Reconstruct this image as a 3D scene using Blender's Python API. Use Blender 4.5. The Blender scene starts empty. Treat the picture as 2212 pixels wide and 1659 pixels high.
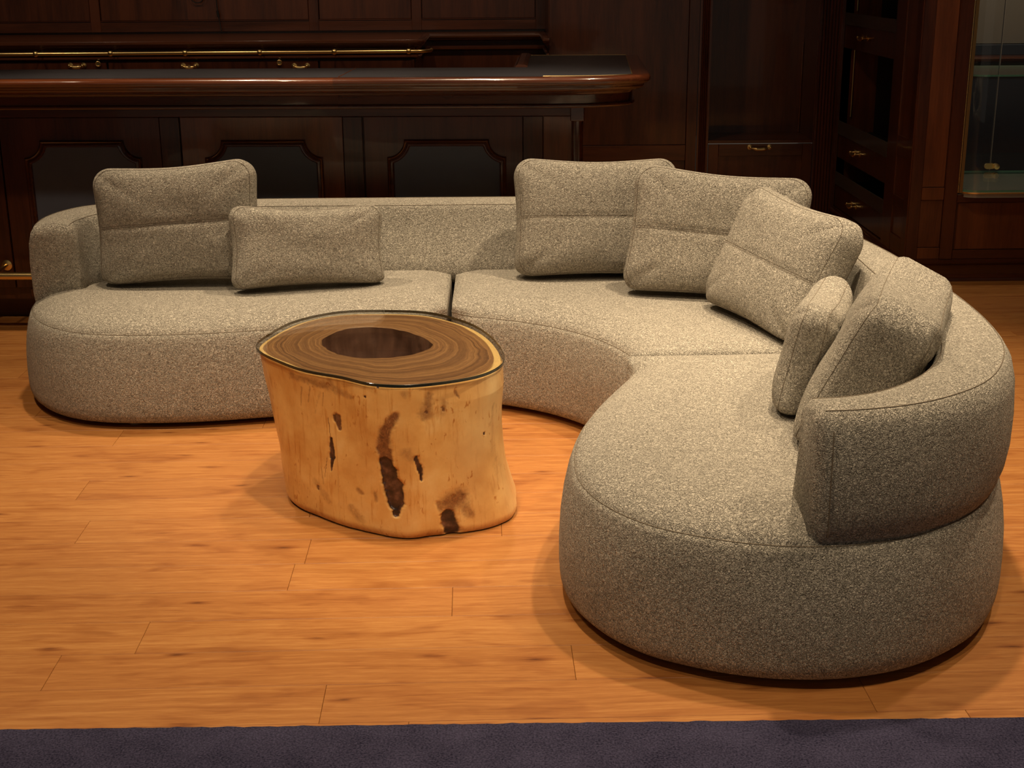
import bpy, bmesh, math, random
from mathutils import Vector, Matrix, noise, geometry
random.seed(7)
R = math.radians
S = bpy.context.scene
C = S.collection

# ------------------------------------------------------------------ camera, world, lights, exposure
cam = bpy.data.cameras.new('camera')
camo = bpy.data.objects.new('camera', cam)
C.objects.link(camo)
cam.sensor_fit = 'HORIZONTAL'
cam.sensor_width = 36.0
cam.lens = 36.0 * 2930.0 / 2212.0
cam.clip_start = 0.05
def cam_matrix():
    pit, roll, yaw = R(17.19), R(.417), R(.506)
    cp, sp, cy, sy = math.cos(pit), math.sin(pit), math.cos(yaw), math.sin(yaw)
    right = Vector((cy, -sy, 0)); fw = Vector((sy*cp, cy*cp, -sp)); down = fw.cross(right)
    r2 = right*math.cos(roll) + down*math.sin(roll)
    d2 = -right*math.sin(roll) + down*math.cos(roll)
    m = Matrix.Identity(4)
    for i in range(3):
        m[i][0] = r2[i]; m[i][1] = -d2[i]; m[i][2] = -fw[i]
    m.translation = (0, 0, 1.55)
    return m
camo.matrix_world = cam_matrix()
S.camera = camo

S.view_settings.view_transform = 'Standard'
S.view_settings.look = 'None'
S.view_settings.exposure = 0.0
S.view_settings.gamma = 1.0
S.view_settings.use_curve_mapping = False

W = bpy.data.worlds.new('world'); S.world = W; W.use_nodes = True
bg = W.node_tree.nodes['Background']
bg.inputs[0].default_value = (1.0, .84, .66, 1)
bg.inputs[1].default_value = .15

WARM = (1.0, .79, .54)
def spot(x, y, z, power, tx, ty, tz=0.0, angle=75, blend=.7, size=.045, col=WARM):
    l = bpy.data.lights.new('downlight_and_fill', 'SPOT')  # shared by the room's downlights and the added fill spots
    l.energy = power; l.color = col; l.spot_size = R(angle); l.spot_blend = blend; l.shadow_soft_size = size
    o = bpy.data.objects.new('downlight_and_fill', l); C.objects.link(o)
    o.location = (x, y, z)
    d = Vector((tx-x, ty-y, tz-z))
    o.rotation_euler = d.to_track_quat('-Z', 'Y').to_euler()
    return o
ZL = 2.92
for (x, y, p, tx, ty) in (
        (-1.9, 3.7, 120, -1.7, 3.7), (-.25, 3.75, 172, -.3, 3.7), (1.0, 3.55, 165, .95, 3.45),
        (-1.45, 5.35, 150, -1.4, 5.2), (-.15, 5.25, 170, -.15, 5.1), (1.05, 4.85, 190, .95, 4.75),
        (2.1, 3.9, 150, 1.9, 3.9), (2.0, 2.5, 75, 1.6, 2.9), (1.75, 5.7, 28, 2.2, 6.2),  # middle one is a fill spot added to lift shadows right of the sofa
        (-.9, 1.8, 84, -.6, 3.0), (.6, 1.9, 62, .3, 2.8)):
    spot(x, y, ZL, p*1.03, tx, ty)
spot(-.15, 2.05, ZL, 52, -.3, 3.62, .22, 30)  # this and the next are added fill spots that brighten the table trunk
spot(-.75, 2.0, ZL, 34, -.4, 3.65, .22, 30)
for x in (-3.1, -1.85, -.7, .42):
    spot(x, 7.1, ZL, 28, x, 8.5, 1.1, 95)
spot(2.62, 7.02, 2.3, 45, 2.66, 7.05, .4, 60, .6, .03)  # added spot, no known case lamp; brightens the glass plate and shelf
for x in (-2.6, -1.35, -.1, 1.1):
    spot(x, 4.4, ZL, 36, x, 6.3, .6, 50)  # added row of fill spots to lift the dark bar front
spot(3.0, 7.85, ZL, 75, 3.05, 8.4, .9, 80)  # unseen lamp added to brighten the grey cabinet behind the case

# ------------------------------------------------------------------ node helpers and materials
def new_mat(name):
    m = bpy.data.materials.new(name); m.use_nodes = True
    nt = m.node_tree
    return m, nt, nt.nodes['Principled BSDF']
def nd(nt, typ, **kw):
    n = nt.nodes.new(typ)
    for k, v in kw.items():
        if k.startswith('_'): setattr(n, k[1:], v)
        else: n.inputs[k.replace('__', ' ')].default_value = v
    return n
def lk(nt, a, b): nt.links.new(a, b)
def ramp(nt, fac, stops, interp='LINEAR'):
    r = nt.nodes.new('ShaderNodeValToRGB'); r.color_ramp.interpolation = interp
    e = r.color_ramp.elements
    e[0].position, e[0].color = stops[0][0], (*stops[0][1], 1)
    e[1].position, e[1].color = stops[-1][0], (*stops[-1][1], 1)
    for p, c in stops[1:-1]:
        x = e.new(p); x.color = (*c, 1)
    lk(nt, fac, r.inputs[0]); return r
def simple(name, col, rough=.5, metal=0, coat=0):
    m, nt, b = new_mat(name)
    b.inputs['Base Color'].default_value = (*col, 1); b.inputs['Roughness'].default_value = rough
    b.inputs['Metallic'].default_value = metal; b.inputs['Coat Weight'].default_value = coat
    return m

def mat_wood(name, dark, light, vertical=True, rough=.28, coat=.5, scale=1.0):
    m, nt, b = new_mat(name)
    tc = nd(nt, 'ShaderNodeTexCoord'); oi = nd(nt, 'ShaderNodeObjectInfo')
    off = nd(nt, 'ShaderNodeVectorMath', _operation='MULTIPLY_ADD')
    cmb = nd(nt, 'ShaderNodeCombineXYZ')
    for i in range(3): lk(nt, oi.outputs['Random'], cmb.inputs[i])
    lk(nt, cmb.outputs[0], off.inputs[0]); off.inputs[1].default_value = (37, 53, 29)
    lk(nt, tc.outputs['Object'], off.inputs[2])
    mp = nd(nt, 'ShaderNodeMapping')
    mp.inputs['Scale'].default_value = (14*scale, 14*scale, 1.1*scale) if vertical else (1.1*scale, 14*scale, 14*scale)
    lk(nt, off.outputs[0], mp.inputs[0])
    n1 = nd(nt, 'ShaderNodeTexNoise', Scale=1.0, Detail=4.0, Roughness=.6, Distortion=.5)
    n2 = nd(nt, 'ShaderNodeTexNoise', Scale=9.0, Detail=2.0, Roughness=.6)
    lk(nt, mp.outputs[0], n1.inputs[0]); lk(nt, mp.outputs[0], n2.inputs[0])
    mx = nd(nt, 'ShaderNodeMath', _operation='MULTIPLY_ADD'); mx.inputs[1].default_value = .35
    lk(nt, n2.outputs[0], mx.inputs[0]); lk(nt, n1.outputs[0], mx.inputs[2])
    ad = nd(nt, 'ShaderNodeMath', _operation='MULTIPLY_ADD'); ad.inputs[1].default_value = .16; 
    lk(nt, oi.outputs['Random'], ad.inputs[0]); lk(nt, mx.outputs[0], ad.inputs[2])
    r = ramp(nt, ad.outputs[0], [(.42, dark), (.95, light)])
    lk(nt, r.outputs[0], b.inputs['Base Color'])
    b.inputs['Roughness'].default_value = rough
    b.inputs['Coat Weight'].default_value = coat; b.inputs['Coat Roughness'].default_value = .05
    return m

MAHO = mat_wood('mahogany', (.024, .0060, .0026), (.105, .028, .0095), coat=.3)
MAHO_H = mat_wood('mahogany_horizontal', (.024, .0060, .0026), (.105, .028, .0095), vertical=False, coat=.3)
MAHO_R = mat_wood('mahogany_red', (.060, .016, .006), (.21, .062, .018))
TRIM = mat_wood('mahogany_polished', (.034, .0090, .0042), (.10, .027, .0105), vertical=False, rough=.24, coat=.8)
TRIM_L = mat_wood('mahogany_polished_worn', (.060, .015, .0055), (.15, .040, .013), vertical=False, rough=.22, coat=.8)
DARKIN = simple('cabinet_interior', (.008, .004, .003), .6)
BRASS = simple('polished_brass', (.90, .65, .27), .30, 1.0)
BRASS_D = simple('aged_brass', (.42, .30, .13), .38, 1.0)
BLACKCORD = simple('black_rubber', (.006, .005, .005), .5)
PLASTIC = simple('smoked_plastic', (.075, .062, .048), .2)
GREY = simple('grey_laminate', (.20, .18, .16), .45)
TAN = simple('pale_timber', (.62, .40, .22), .5)
WHITE = simple('white_card', (.80, .78, .74), .6)
NAVY = simple('navy_panel', (.026, .034, .052), .35)
FOOTM = simple('foot_plastic', (.30, .24, .18), .4)

def mat_leather(name='navy_leather', c0=(.016, .016, .020), c1=(.030, .030, .037)):
    m, nt, b = new_mat(name)
    tc = nd(nt, 'ShaderNodeTexCoord')
    n = nd(nt, 'ShaderNodeTexNoise', Scale=2.2, Detail=4.0, Roughness=.6)
    lk(nt, tc.outputs['Object'], n.inputs[0])
    r = ramp(nt, n.outputs[0], [(.3, c0), (.75, c1)])
    lk(nt, r.outputs[0], b.inputs['Base Color'])
    v = nd(nt, 'ShaderNodeTexVoronoi', Scale=420.0); lk(nt, tc.outputs['Object'], v.inputs[0])
    bp = nd(nt, 'ShaderNodeBump', Strength=.25, Distance=.0008); lk(nt, v.outputs[0], bp.inputs['Height'])
    lk(nt, bp.outputs[0], b.inputs['Normal'])
    b.inputs['Roughness'].default_value = .42
    return m
LEATHER = mat_leather()
LEATHER_P = mat_leather('navy_leather_panel', (.075, .090, .125), (.105, .122, .165))

def mat_boucle(name='boucle', dark=(.088, .074, .055), light=(.575, .52, .425)):
    m, nt, b = new_mat(name)
    tc = nd(nt, 'ShaderNodeTexCoord')
    wob = nd(nt, 'ShaderNodeTexNoise', Scale=90.0, Detail=2.0)
    lk(nt, tc.outputs['Object'], wob.inputs[0])
    mix = nd(nt, 'ShaderNodeVectorMath', _operation='MULTIPLY_ADD'); mix.inputs[1].default_value = (.010, .010, .010)
    lk(nt, wob.outputs['Color'], mix.inputs[0]); lk(nt, tc.outputs['Object'], mix.inputs[2])
    n = nd(nt, 'ShaderNodeTexNoise', Scale=205.0, Detail=1.2, Roughness=.5, Distortion=.5)
    lk(nt, mix.outputs[0], n.inputs[0])
    a = nd(nt, 'ShaderNodeMath', _operation='SUBTRACT'); a.inputs[1].default_value = .5
    lk(nt, n.outputs[0], a.inputs[0])
    ab = nd(nt, 'ShaderNodeMath', _operation='ABSOLUTE'); lk(nt, a.outputs[0], ab.inputs[0])
    worm = nd(nt, 'ShaderNodeMapRange'); worm.inputs[1].default_value = 0; worm.inputs[2].default_value = .085
    worm.inputs[3].default_value = 0; worm.inputs[4].default_value = 1
    lk(nt, ab.outputs[0], worm.inputs[0])
    fn = nd(nt, 'ShaderNodeTexNoise', Scale=480.0, Detail=1.0); lk(nt, tc.outputs['Object'], fn.inputs[0])
    cn = nd(nt, 'ShaderNodeTexNoise', Scale=88.0, Detail=1.0, Roughness=.5, Distortion=.8); lk(nt, mix.outputs[0], cn.inputs[0])
    ca2 = nd(nt, 'ShaderNodeMath', _operation='SUBTRACT'); ca2.inputs[1].default_value = .5; lk(nt, cn.outputs[0], ca2.inputs[0])
    cab = nd(nt, 'ShaderNodeMath', _operation='ABSOLUTE'); lk(nt, ca2.outputs[0], cab.inputs[0])
    cw = nd(nt, 'ShaderNodeMapRange'); cw.inputs[2].default_value = .10; lk(nt, cab.outputs[0], cw.inputs[0])
    hm = nd(nt, 'ShaderNodeMix'); hm.inputs[0].default_value = .42
    lk(nt, worm.outputs[0], hm.inputs[2]); lk(nt, cw.outputs[0], hm.inputs[3])
    h = nd(nt, 'ShaderNodeMath', _operation='MULTIPLY_ADD'); h.inputs[1].default_value = .45
    lk(nt, fn.outputs[0], h.inputs[0]); lk(nt, hm.outputs[0], h.inputs[2])
    r = ramp(nt, h.outputs[0], [(.20, dark), (.75, tuple(x*.35+y*.65 for x, y in zip(dark, light))), (1.12, light)])
    lk(nt, r.outputs[0], b.inputs['Base Color'])
    bp = nd(nt, 'ShaderNodeBump', Strength=1.0, Distance=.0055)
    lk(nt, h.outputs[0], bp.inputs['Height']); lk(nt, bp.outputs[0], b.inputs['Normal'])
    b.inputs['Roughness'].default_value = .95
    b.inputs['Specular IOR Level'].default_value = .1
    b.inputs['Sheen Weight'].default_value = .25; b.inputs['Sheen Roughness'].default_value = .6
    b.inputs['Sheen Tint'].default_value = (.9, .8, .65, 1)
    return m
BOUCLE = mat_boucle()
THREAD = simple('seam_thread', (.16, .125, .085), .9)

def mat_plank():
    m, nt, b = new_mat('laminate_oak')
    tc = nd(nt, 'ShaderNodeTexCoord'); oi = nd(nt, 'ShaderNodeObjectInfo')
    cmb = nd(nt, 'ShaderNodeCombineXYZ')
    for i in range(3): lk(nt, oi.outputs['Random'], cmb.inputs[i])
    off = nd(nt, 'ShaderNodeVectorMath', _operation='MULTIPLY_ADD'); off.inputs[1].default_value = (61, 43, 0)
    lk(nt, cmb.outputs[0], off.inputs[0]); lk(nt, tc.outputs['Object'], off.inputs[2])
    # slow bend of the grain
    w = nd(nt, 'ShaderNodeTexNoise', Scale=2.2, Detail=2.0); lk(nt, off.outputs[0], w.inputs[0])
    w2 = nd(nt, 'ShaderNodeVectorMath', _operation='MULTIPLY_ADD'); w2.inputs[1].default_value = (0, .055, 0)
    lk(nt, w.outputs['Color'], w2.inputs[0]); lk(nt, off.outputs[0], w2.inputs[2])
    mp = nd(nt, 'ShaderNodeMapping'); mp.inputs['Scale'].default_value = (1.5, 44, 1); lk(nt, w2.outputs[0], mp.inputs[0])
    g = nd(nt, 'ShaderNodeTexNoise', Scale=1.6, Detail=6.0, Roughness=.62); lk(nt, mp.outputs[0], g.inputs[0])
    mp2 = nd(nt, 'ShaderNodeMapping'); mp2.inputs['Scale'].default_value = (15, 250, 1); lk(nt, w2.outputs[0], mp2.inputs[0])
    f = nd(nt, 'ShaderNodeTexNoise', Scale=1.0, Detail=3.0, Roughness=.7); lk(nt, mp2.outputs[0], f.inputs[0])
    # blotches and knots
    mp3 = nd(nt, 'ShaderNodeMapping'); mp3.inputs['Scale'].default_value = (2.6, 9, 1); lk(nt, off.outputs[0], mp3.inputs[0])
    k = nd(nt, 'ShaderNodeTexNoise', Scale=1.5, Detail=3.0, Roughness=.55, Distortion=.8); lk(nt, mp3.outputs[0], k.inputs[0])
    gs = nd(nt, 'ShaderNodeMath', _operation='MULTIPLY_ADD'); gs.inputs[1].default_value = .72; gs.inputs[2].default_value = .06
    lk(nt, g.outputs[0], gs.inputs[0])
    s = nd(nt, 'ShaderNodeMath', _operation='MULTIPLY_ADD'); s.inputs[1].default_value = .62
    lk(nt, f.outputs[0], s.inputs[0]); lk(nt, gs.outputs[0], s.inputs[2])
    ad = nd(nt, 'ShaderNodeMath', _operation='MULTIPLY_ADD'); ad.inputs[1].default_value = .10
    lk(nt, oi.outputs['Random'], ad.inputs[0]); lk(nt, s.outputs[0], ad.inputs[2])
    r = ramp(nt, ad.outputs[0], [(.45, (.26, .088, .021)), (.76, (.395, .155, .038)), (1.02, (.50, .228, .063))])
    kr0 = ramp(nt, k.outputs[0], [(.50, (1, 1, 1)), (.62, (.86, .79, .74)), (.76, (.66, .56, .50))])
    mp4 = nd(nt, 'ShaderNodeMapping'); mp4.inputs['Scale'].default_value = (3.2, 11, 1); lk(nt, w2.outputs[0], mp4.inputs[0])
    vk = nd(nt, 'ShaderNodeTexVoronoi', Scale=1.25, Randomness=1.0); lk(nt, mp4.outputs[0], vk.inputs[0])
    vn = nd(nt, 'ShaderNodeMath', _operation='MULTIPLY_ADD'); vn.inputs[1].default_value = .22
    lk(nt, f.outputs[0], vn.inputs[0]); lk(nt, vk.outputs[0], vn.inputs[2])
    vr = ramp(nt, vn.outputs[0], [(.13, (.34, .25, .20)), (.19, (.72, .62, .55)), (.30, (1, 1, 1))])
    kr = nd(nt, 'ShaderNodeMix', _data_type='RGBA', _blend_type='MULTIPLY'); kr.inputs[0].default_value = 1
    lk(nt, kr0.outputs[0], kr.inputs[6]); lk(nt, vr.outputs[0], kr.inputs[7])
    mm = nd(nt, 'ShaderNodeMix', _data_type='RGBA', _blend_type='MULTIPLY'); mm.inputs[0].default_value = .9
    lk(nt, r.outputs[0], mm.inputs[6]); lk(nt, kr.outputs[2], mm.inputs[7])
    lk(nt, mm.outputs[2], b.inputs['Base Color'])
    bp = nd(nt, 'ShaderNodeBump', Strength=.12, Distance=.001); lk(nt, f.outputs[0], bp.inputs['Height'])
    lk(nt, bp.outputs[0], b.inputs['Normal'])
    rr = nd(nt, 'ShaderNodeMapRange'); rr.inputs[3].default_value = .34; rr.inputs[4].default_value = .5
    lk(nt, g.outputs[0], rr.inputs[0]); lk(nt, rr.outputs[0], b.inputs['Roughness'])
    b.inputs['Specular IOR Level'].default_value = .4
    return m
PLANK = mat_plank()
SUBFLOOR = simple('subfloor_brown', (.10, .04, .014), .8)  # plain brown slab under the planks, shows in their gaps

def mat_carpet():
    m, nt, b = new_mat('navy_carpet')
    tc = nd(nt, 'ShaderNodeTexCoord')
    n = nd(nt, 'ShaderNodeTexNoise', Scale=210.0, Detail=2.0, Roughness=.7); lk(nt, tc.outputs['Object'], n.inputs[0])
    n2 = nd(nt, 'ShaderNodeTexNoise', Scale=9.0, Detail=3.0); lk(nt, tc.outputs['Object'], n2.inputs[0])
    s = nd(nt, 'ShaderNodeMath', _operation='MULTIPLY_ADD'); s.inputs[1].default_value = .35
    lk(nt, n2.outputs[0], s.inputs[0]); lk(nt, n.outputs[0], s.inputs[2])
    r = ramp(nt, s.outputs[0], [(.42, (.009, .0085, .020)), (.95, (.078, .070, .120))])
    lk(nt, r.outputs[0], b.inputs['Base Color'])
    bp = nd(nt, 'ShaderNodeBump', Strength=.9, Distance=.004); lk(nt, n.outputs[0], bp.inputs['Height'])
    lk(nt, bp.outputs[0], b.inputs['Normal'])
    b.inputs['Roughness'].default_value = 1; b.inputs['Specular IOR Level'].default_value = .05
    return m
CARPET = mat_carpet()

def mat_glass(name, tint=(.97, .985, .975), refl=1.0):
    m = bpy.data.materials.new(name); m.use_nodes = True
    nt = m.node_tree; nt.nodes.clear()
    o = nd(nt, 'ShaderNodeOutputMaterial')
    t = nd(nt, 'ShaderNodeBsdfTransparent'); t.inputs[0].default_value = (*tint, 1)
    g = nd(nt, 'ShaderNodeBsdfGlossy'); g.inputs['Roughness'].default_value = .02
    ge = nd(nt, 'ShaderNodeNewGeometry')
    dt = nd(nt, 'ShaderNodeVectorMath', _operation='DOT_PRODUCT')
    lk(nt, ge.outputs['Normal'], dt.inputs[0]); lk(nt, ge.outputs['Incoming'], dt.inputs[1])
    ab = nd(nt, 'ShaderNodeMath', _operation='ABSOLUTE'); lk(nt, dt.outputs['Value'], ab.inputs[0])
    iv = nd(nt, 'ShaderNodeMath', _operation='SUBTRACT'); iv.inputs[0].default_value = 1.0; lk(nt, ab.outputs[0], iv.inputs[1])
    pw = nd(nt, 'ShaderNodeMath', _operation='POWER'); pw.inputs[1].default_value = 5.0; lk(nt, iv.outputs[0], pw.inputs[0])
    k = nd(nt, 'ShaderNodeMath', _operation='MULTIPLY_ADD'); k.inputs[1].default_value = .96*refl; k.inputs[2].default_value = .04*refl
    k.use_clamp = True
    lk(nt, pw.outputs[0], k.inputs[0])
    x = nd(nt, 'ShaderNodeMixShader')
    lk(nt, k.outputs[0], x.inputs[0]); lk(nt, t.outputs[0], x.inputs[1]); lk(nt, g.outputs[0], x.inputs[2])
    lk(nt, x.outputs[0], o.inputs[0])
    return m
GLASS = mat_glass('clear_glass')
GLASS_EDGE = simple('green_glass_edge', (.12, .30, .22), .08, 0, .6)
TABLE_EDGE = simple('dark_glass_edge', (.016, .020, .014), .15, 0, .5)

def mat_trunk():
    m, nt, b = new_mat('stripped_trunk')
    tc = nd(nt, 'ShaderNodeTexCoord')
    at = nd(nt, 'ShaderNodeAttribute', _attribute_name='pig')
    sp = nd(nt, 'ShaderNodeSeparateColor'); lk(nt, at.outputs['Color'], sp.inputs[0])
    def crisp(src, lo, hi, amt):
        e = nd(nt, 'ShaderNodeTexNoise', Scale=70.0, Detail=4.0, Roughness=.6); lk(nt, tc.outputs['Object'], e.inputs[0])
        a = nd(nt, 'ShaderNodeMath', _operation='MULTIPLY_ADD'); a.inputs[1].default_value = amt
        lk(nt, e.outputs[0], a.inputs[0]); lk(nt, src, a.inputs[2])
        m_ = nd(nt, 'ShaderNodeMapRange', _interpolation_type='SMOOTHSTEP'); m_.inputs[1].default_value = lo+amt*.5; m_.inputs[2].default_value = hi+amt*.5
        lk(nt, a.outputs[0], m_.inputs[0]); return m_.outputs[0]
    n = nd(nt, 'ShaderNodeTexNoise', Scale=7.0, Detail=5.0, Roughness=.6); lk(nt, tc.outputs['Object'], n.inputs[0])
    mp = nd(nt, 'ShaderNodeMapping'); mp.inputs['Scale'].default_value = (60, 60, 7); lk(nt, tc.outputs['Object'], mp.inputs[0])
    st = nd(nt, 'ShaderNodeTexNoise', Scale=1.0, Detail=4.0, Roughness=.65); lk(nt, mp.outputs[0], st.inputs[0])
    base = ramp(nt, n.outputs[0], [(.30, (.62, .275, .062)), (.55, (.78, .43, .13)), (.75, (.86, .56, .22))])
    sr = ramp(nt, st.outputs[0], [(.54, (1, 1, 1)), (.66, (.80, .64, .46)), (.74, (.52, .36, .22))])
    mm = nd(nt, 'ShaderNodeMix', _data_type='RGBA', _blend_type='MULTIPLY'); mm.inputs[0].default_value = .75
    lk(nt, base.outputs[0], mm.inputs[6]); lk(nt, sr.outputs[0], mm.inputs[7])
    # r: brown stain, g: dark heartwood in the pits, b: pale grey-yellow wash
    s1 = nd(nt, 'ShaderNodeMix', _data_type='RGBA'); s1.inputs[7].default_value = (.80, .57, .27, 1)
    lk(nt, sp.outputs[2], s1.inputs[0]); lk(nt, mm.outputs[2], s1.inputs[6])
    s2 = nd(nt, 'ShaderNodeMix', _data_type='RGBA')
    sn = nd(nt, 'ShaderNodeTexNoise', Scale=28.0, Detail=4.0, Roughness=.65, Distortion=1.5); lk(nt, tc.outputs['Object'], sn.inputs[0])
    sc_ = ramp(nt, sn.outputs[0], [(.36, (.13, .045, .015)), (.50, (.30, .115, .036)), (.56, (.17, .060, .019)), (.70, (.46, .21, .075))])
    lk(nt, sc_.outputs[0], s2.inputs[7])
    lk(nt, crisp(sp.outputs[0], .05, .95, .6), s2.inputs[0]); lk(nt, s1.outputs[2], s2.inputs[6])
    fl = nd(nt, 'ShaderNodeTexNoise', Scale=85.0, Detail=2.0, Roughness=.5, Distortion=.6)
    fm_ = nd(nt, 'ShaderNodeMapping'); fm_.inputs['Scale'].default_value = (1, 1, .45); lk(nt, tc.outputs['Object'], fm_.inputs[0]); lk(nt, fm_.outputs[0], fl.inputs[0])
    pa = nd(nt, 'ShaderNodeTexNoise', Scale=9.0, Detail=3.0); lk(nt, tc.outputs['Object'], pa.inputs[0])
    fp = nd(nt, 'ShaderNodeMath', _operation='MULTIPLY_ADD'); fp.inputs[1].default_value = .45; lk(nt, pa.outputs[0], fp.inputs[0]); lk(nt, fl.outputs[0], fp.inputs[2])
    fr_ = ramp(nt, fp.outputs[0], [(.90, (1, 1, 1)), (.98, (.70, .50, .33))])
    s2b = nd(nt, 'ShaderNodeMix', _data_type='RGBA', _blend_type='MULTIPLY'); s2b.inputs[0].default_value = 1
    lk(nt, s2.outputs[2], s2b.inputs[6]); lk(nt, fr_.outputs[0], s2b.inputs[7])
    dk = nd(nt, 'ShaderNodeTexNoise', Scale=45.0, Detail=3.0); lk(nt, tc.outputs['Object'], dk.inputs[0])
    dr = ramp(nt, dk.outputs[0], [(.35, (.028, .013, .009)), (.55, (.075, .030, .017)), (.7, (.17, .075, .042))])
    s3 = nd(nt, 'ShaderNodeMix', _data_type='RGBA')
    lk(nt, crisp(sp.outputs[1], .30, .75, .5), s3.inputs[0]); lk(nt, s2b.outputs[2], s3.inputs[6]); lk(nt, dr.outputs[0], s3.inputs[7])
    lk(nt, s3.outputs[2], b.inputs['Base Color'])
    b.inputs['Roughness'].default_value = .38; b.inputs['Coat Weight'].default_value = .15
    b.inputs['Coat Roughness'].default_value = .25
    bp = nd(nt, 'ShaderNodeBump', Strength=.15, Distance=.003); lk(nt, st.outputs[0], bp.inputs['Height'])
    lk(nt, bp.outputs[0], b.inputs['Normal'])
    return m
TRUNK = mat_trunk()

def mat_endgrain():
    m, nt, b = new_mat('end_grain')
    tc = nd(nt, 'ShaderNodeTexCoord')
    at = nd(nt, 'ShaderNodeAttribute', _attribute_name='pig')
    sp = nd(nt, 'ShaderNodeSeparateColor'); lk(nt, at.outputs['Color'], sp.inputs[0])   # r: 0 at the hollow, 1 at the bark
    n = nd(nt, 'ShaderNodeTexNoise', Scale=6.0, Detail=3.0); lk(nt, tc.outputs['Object'], n.inputs[0])
    t = nd(nt, 'ShaderNodeMath', _operation='MULTIPLY_ADD'); t.inputs[1].default_value = .22
    lk(nt, n.outputs[0], t.inputs[0]); lk(nt, sp.outputs[0], t.inputs[2])
    cx = nd(nt, 'ShaderNodeCombineXYZ')
    sc = nd(nt, 'ShaderNodeMath', _operation='MULTIPLY'); sc.inputs[1].default_value = 26.0
    lk(nt, t.outputs[0], sc.inputs[0]); lk(nt, sc.outputs[0], cx.inputs[0])
    lk(nt, n.outputs[0], cx.inputs[1])
    rings = nd(nt, 'ShaderNodeTexNoise', Scale=1.0, Detail=6.0, Roughness=.68); lk(nt, cx.outputs[0], rings.inputs[0])
    c = ramp(nt, rings.outputs[0], [(.32, (.095, .038, .014)), (.5, (.23, .105, .038)), (.68, (.43, .22, .080))])
    rim = ramp(nt, sp.outputs[0], [(.915, (0, 0, 0)), (.95, (1, 1, 1))])
    s = nd(nt, 'ShaderNodeMix', _data_type='RGBA'); s.inputs[7].default_value = (.72, .46, .17, 1)
    lk(nt, rim.outputs[0], s.inputs[0]); lk(nt, c.outputs[0], s.inputs[6])
    lk(nt, s.outputs[2], b.inputs['Base Color'])
    b.inputs['Roughness'].default_value = .4
    return m
ENDGRAIN = mat_endgrain()
HOLLOW = mat_wood('hollow_heartwood', (.055, .026, .018), (.22, .105, .065), True, .35, .2, .7)

# ------------------------------------------------------------------ object helpers
def thing(name, label=None, cat=None, loc=(0, 0, 0), group=None):
    o = bpy.data.objects.new(name, None); C.objects.link(o); o.location = loc
    o.empty_display_size = .1
    tag(o, label, cat, group)
    return o
def tag(o, label=None, cat=None, group=None, kind=None):
    if label: o['label'] = label
    if cat: o['category'] = cat
    if group: o['group'] = group
    if kind: o['kind'] = kind
    return o
def finish(name, me, mats, parent=None, smooth=True, angle=35):
    for m in (mats if isinstance(mats, (list, tuple)) else [mats]): me.materials.append(m)
    if smooth:
        me.polygons.foreach_set('use_smooth', [True]*len(me.polygons))
        if angle < 180: me.set_sharp_from_angle(angle=R(angle))
    o = bpy.data.objects.new(name, me); C.objects.link(o)
    if parent is not None:
        o.parent = parent
        o.matrix_parent_inverse = Matrix.Translation(parent.location).inverted() if parent.type == 'EMPTY' and parent.parent is None else Matrix.Identity(4)
    return o
def obj(name, bm, mats, parent=None, smooth=True, angle=35):
    bmesh.ops.recalc_face_normals(bm, faces=bm.faces)
    me = bpy.data.meshes.new(name); bm.to_mesh(me); bm.free()
    return finish(name, me, mats, parent, smooth, angle)
def pyobj(name, v, f, mats, parent=None, smooth=True, angle=35):
    me = bpy.data.meshes.new(name); me.from_pydata(v, [], f); me.update()
    bm = bmesh.new(); bm.from_mesh(me); bmesh.ops.recalc_face_normals(bm, faces=bm.faces); bm.to_mesh(me); bm.free()
    return finish(name, me, mats, parent, smooth, angle)
def box(bm, x0, x1, y0, y1, z0, z1, bev=.0, seg=1):
    r = bmesh.ops.create_cube(bm, size=1)
    vs = r['verts']
    for v in vs:
        v.co = Vector(((x0+x1)/2 + v.co.x*(x1-x0), (y0+y1)/2 + v.co.y*(y1-y0), (z0+z1)/2 + v.co.z*(z1-z0)))
    if bev > 0:
        es = list({e for v in vs for e in v.link_edges})
        bmesh.ops.bevel(bm, geom=es, offset=bev, segments=seg, affect='EDGES', profile=.5)
    return vs
def bx(name, x0, x1, y0, y1, z0, z1, mat, parent=None, bev=.002, seg=1):
    bm = bmesh.new(); box(bm, x0, x1, y0, y1, z0, z1, bev, seg)
    return obj(name, bm, mat, parent)
def norm2(a): 
    l = math.hypot(*a) or 1e-9
    return (a[0]/l, a[1]/l)
def sweep2d(path, prof, closed=False, side=1):
    """path: plan points (x,y); prof: (offset to the side of the path, z). returns verts, faces"""
    n = len(path); V = []; F = []
    for i, p in enumerate(path):
        a = path[i-1] if (i > 0 or closed) else None
        b = path[(i+1) % n] if (i < n-1 or closed) else None
        d1 = norm2((p[0]-a[0], p[1]-a[1])) if a else None
        d2 = norm2((b[0]-p[0], b[1]-p[1])) if b else None
        d1 = d1 or d2; d2 = d2 or d1
        n1 = (d1[1]*side, -d1[0]*side); n2 = (d2[1]*side, -d2[0]*side)
        m = norm2((n1[0]+n2[0], n1[1]+n2[1])); k = 1/max(.3, m[0]*n1[0]+m[1]*n1[1])
        for off, z in prof: V.append((p[0]+m[0]*off*k, p[1]+m[1]*off*k, z))
    k = len(prof)
    for i in range(n if closed else n-1):
        j = (i+1) % n
        for q in range(k-1): F.append((i*k+q, j*k+q, j*k+q+1, i*k+q+1))
    if not closed:
        F.append(tuple(range(k))); F.append(tuple((n-1)*k+q for q in range(k)))
    return V, F
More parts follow.
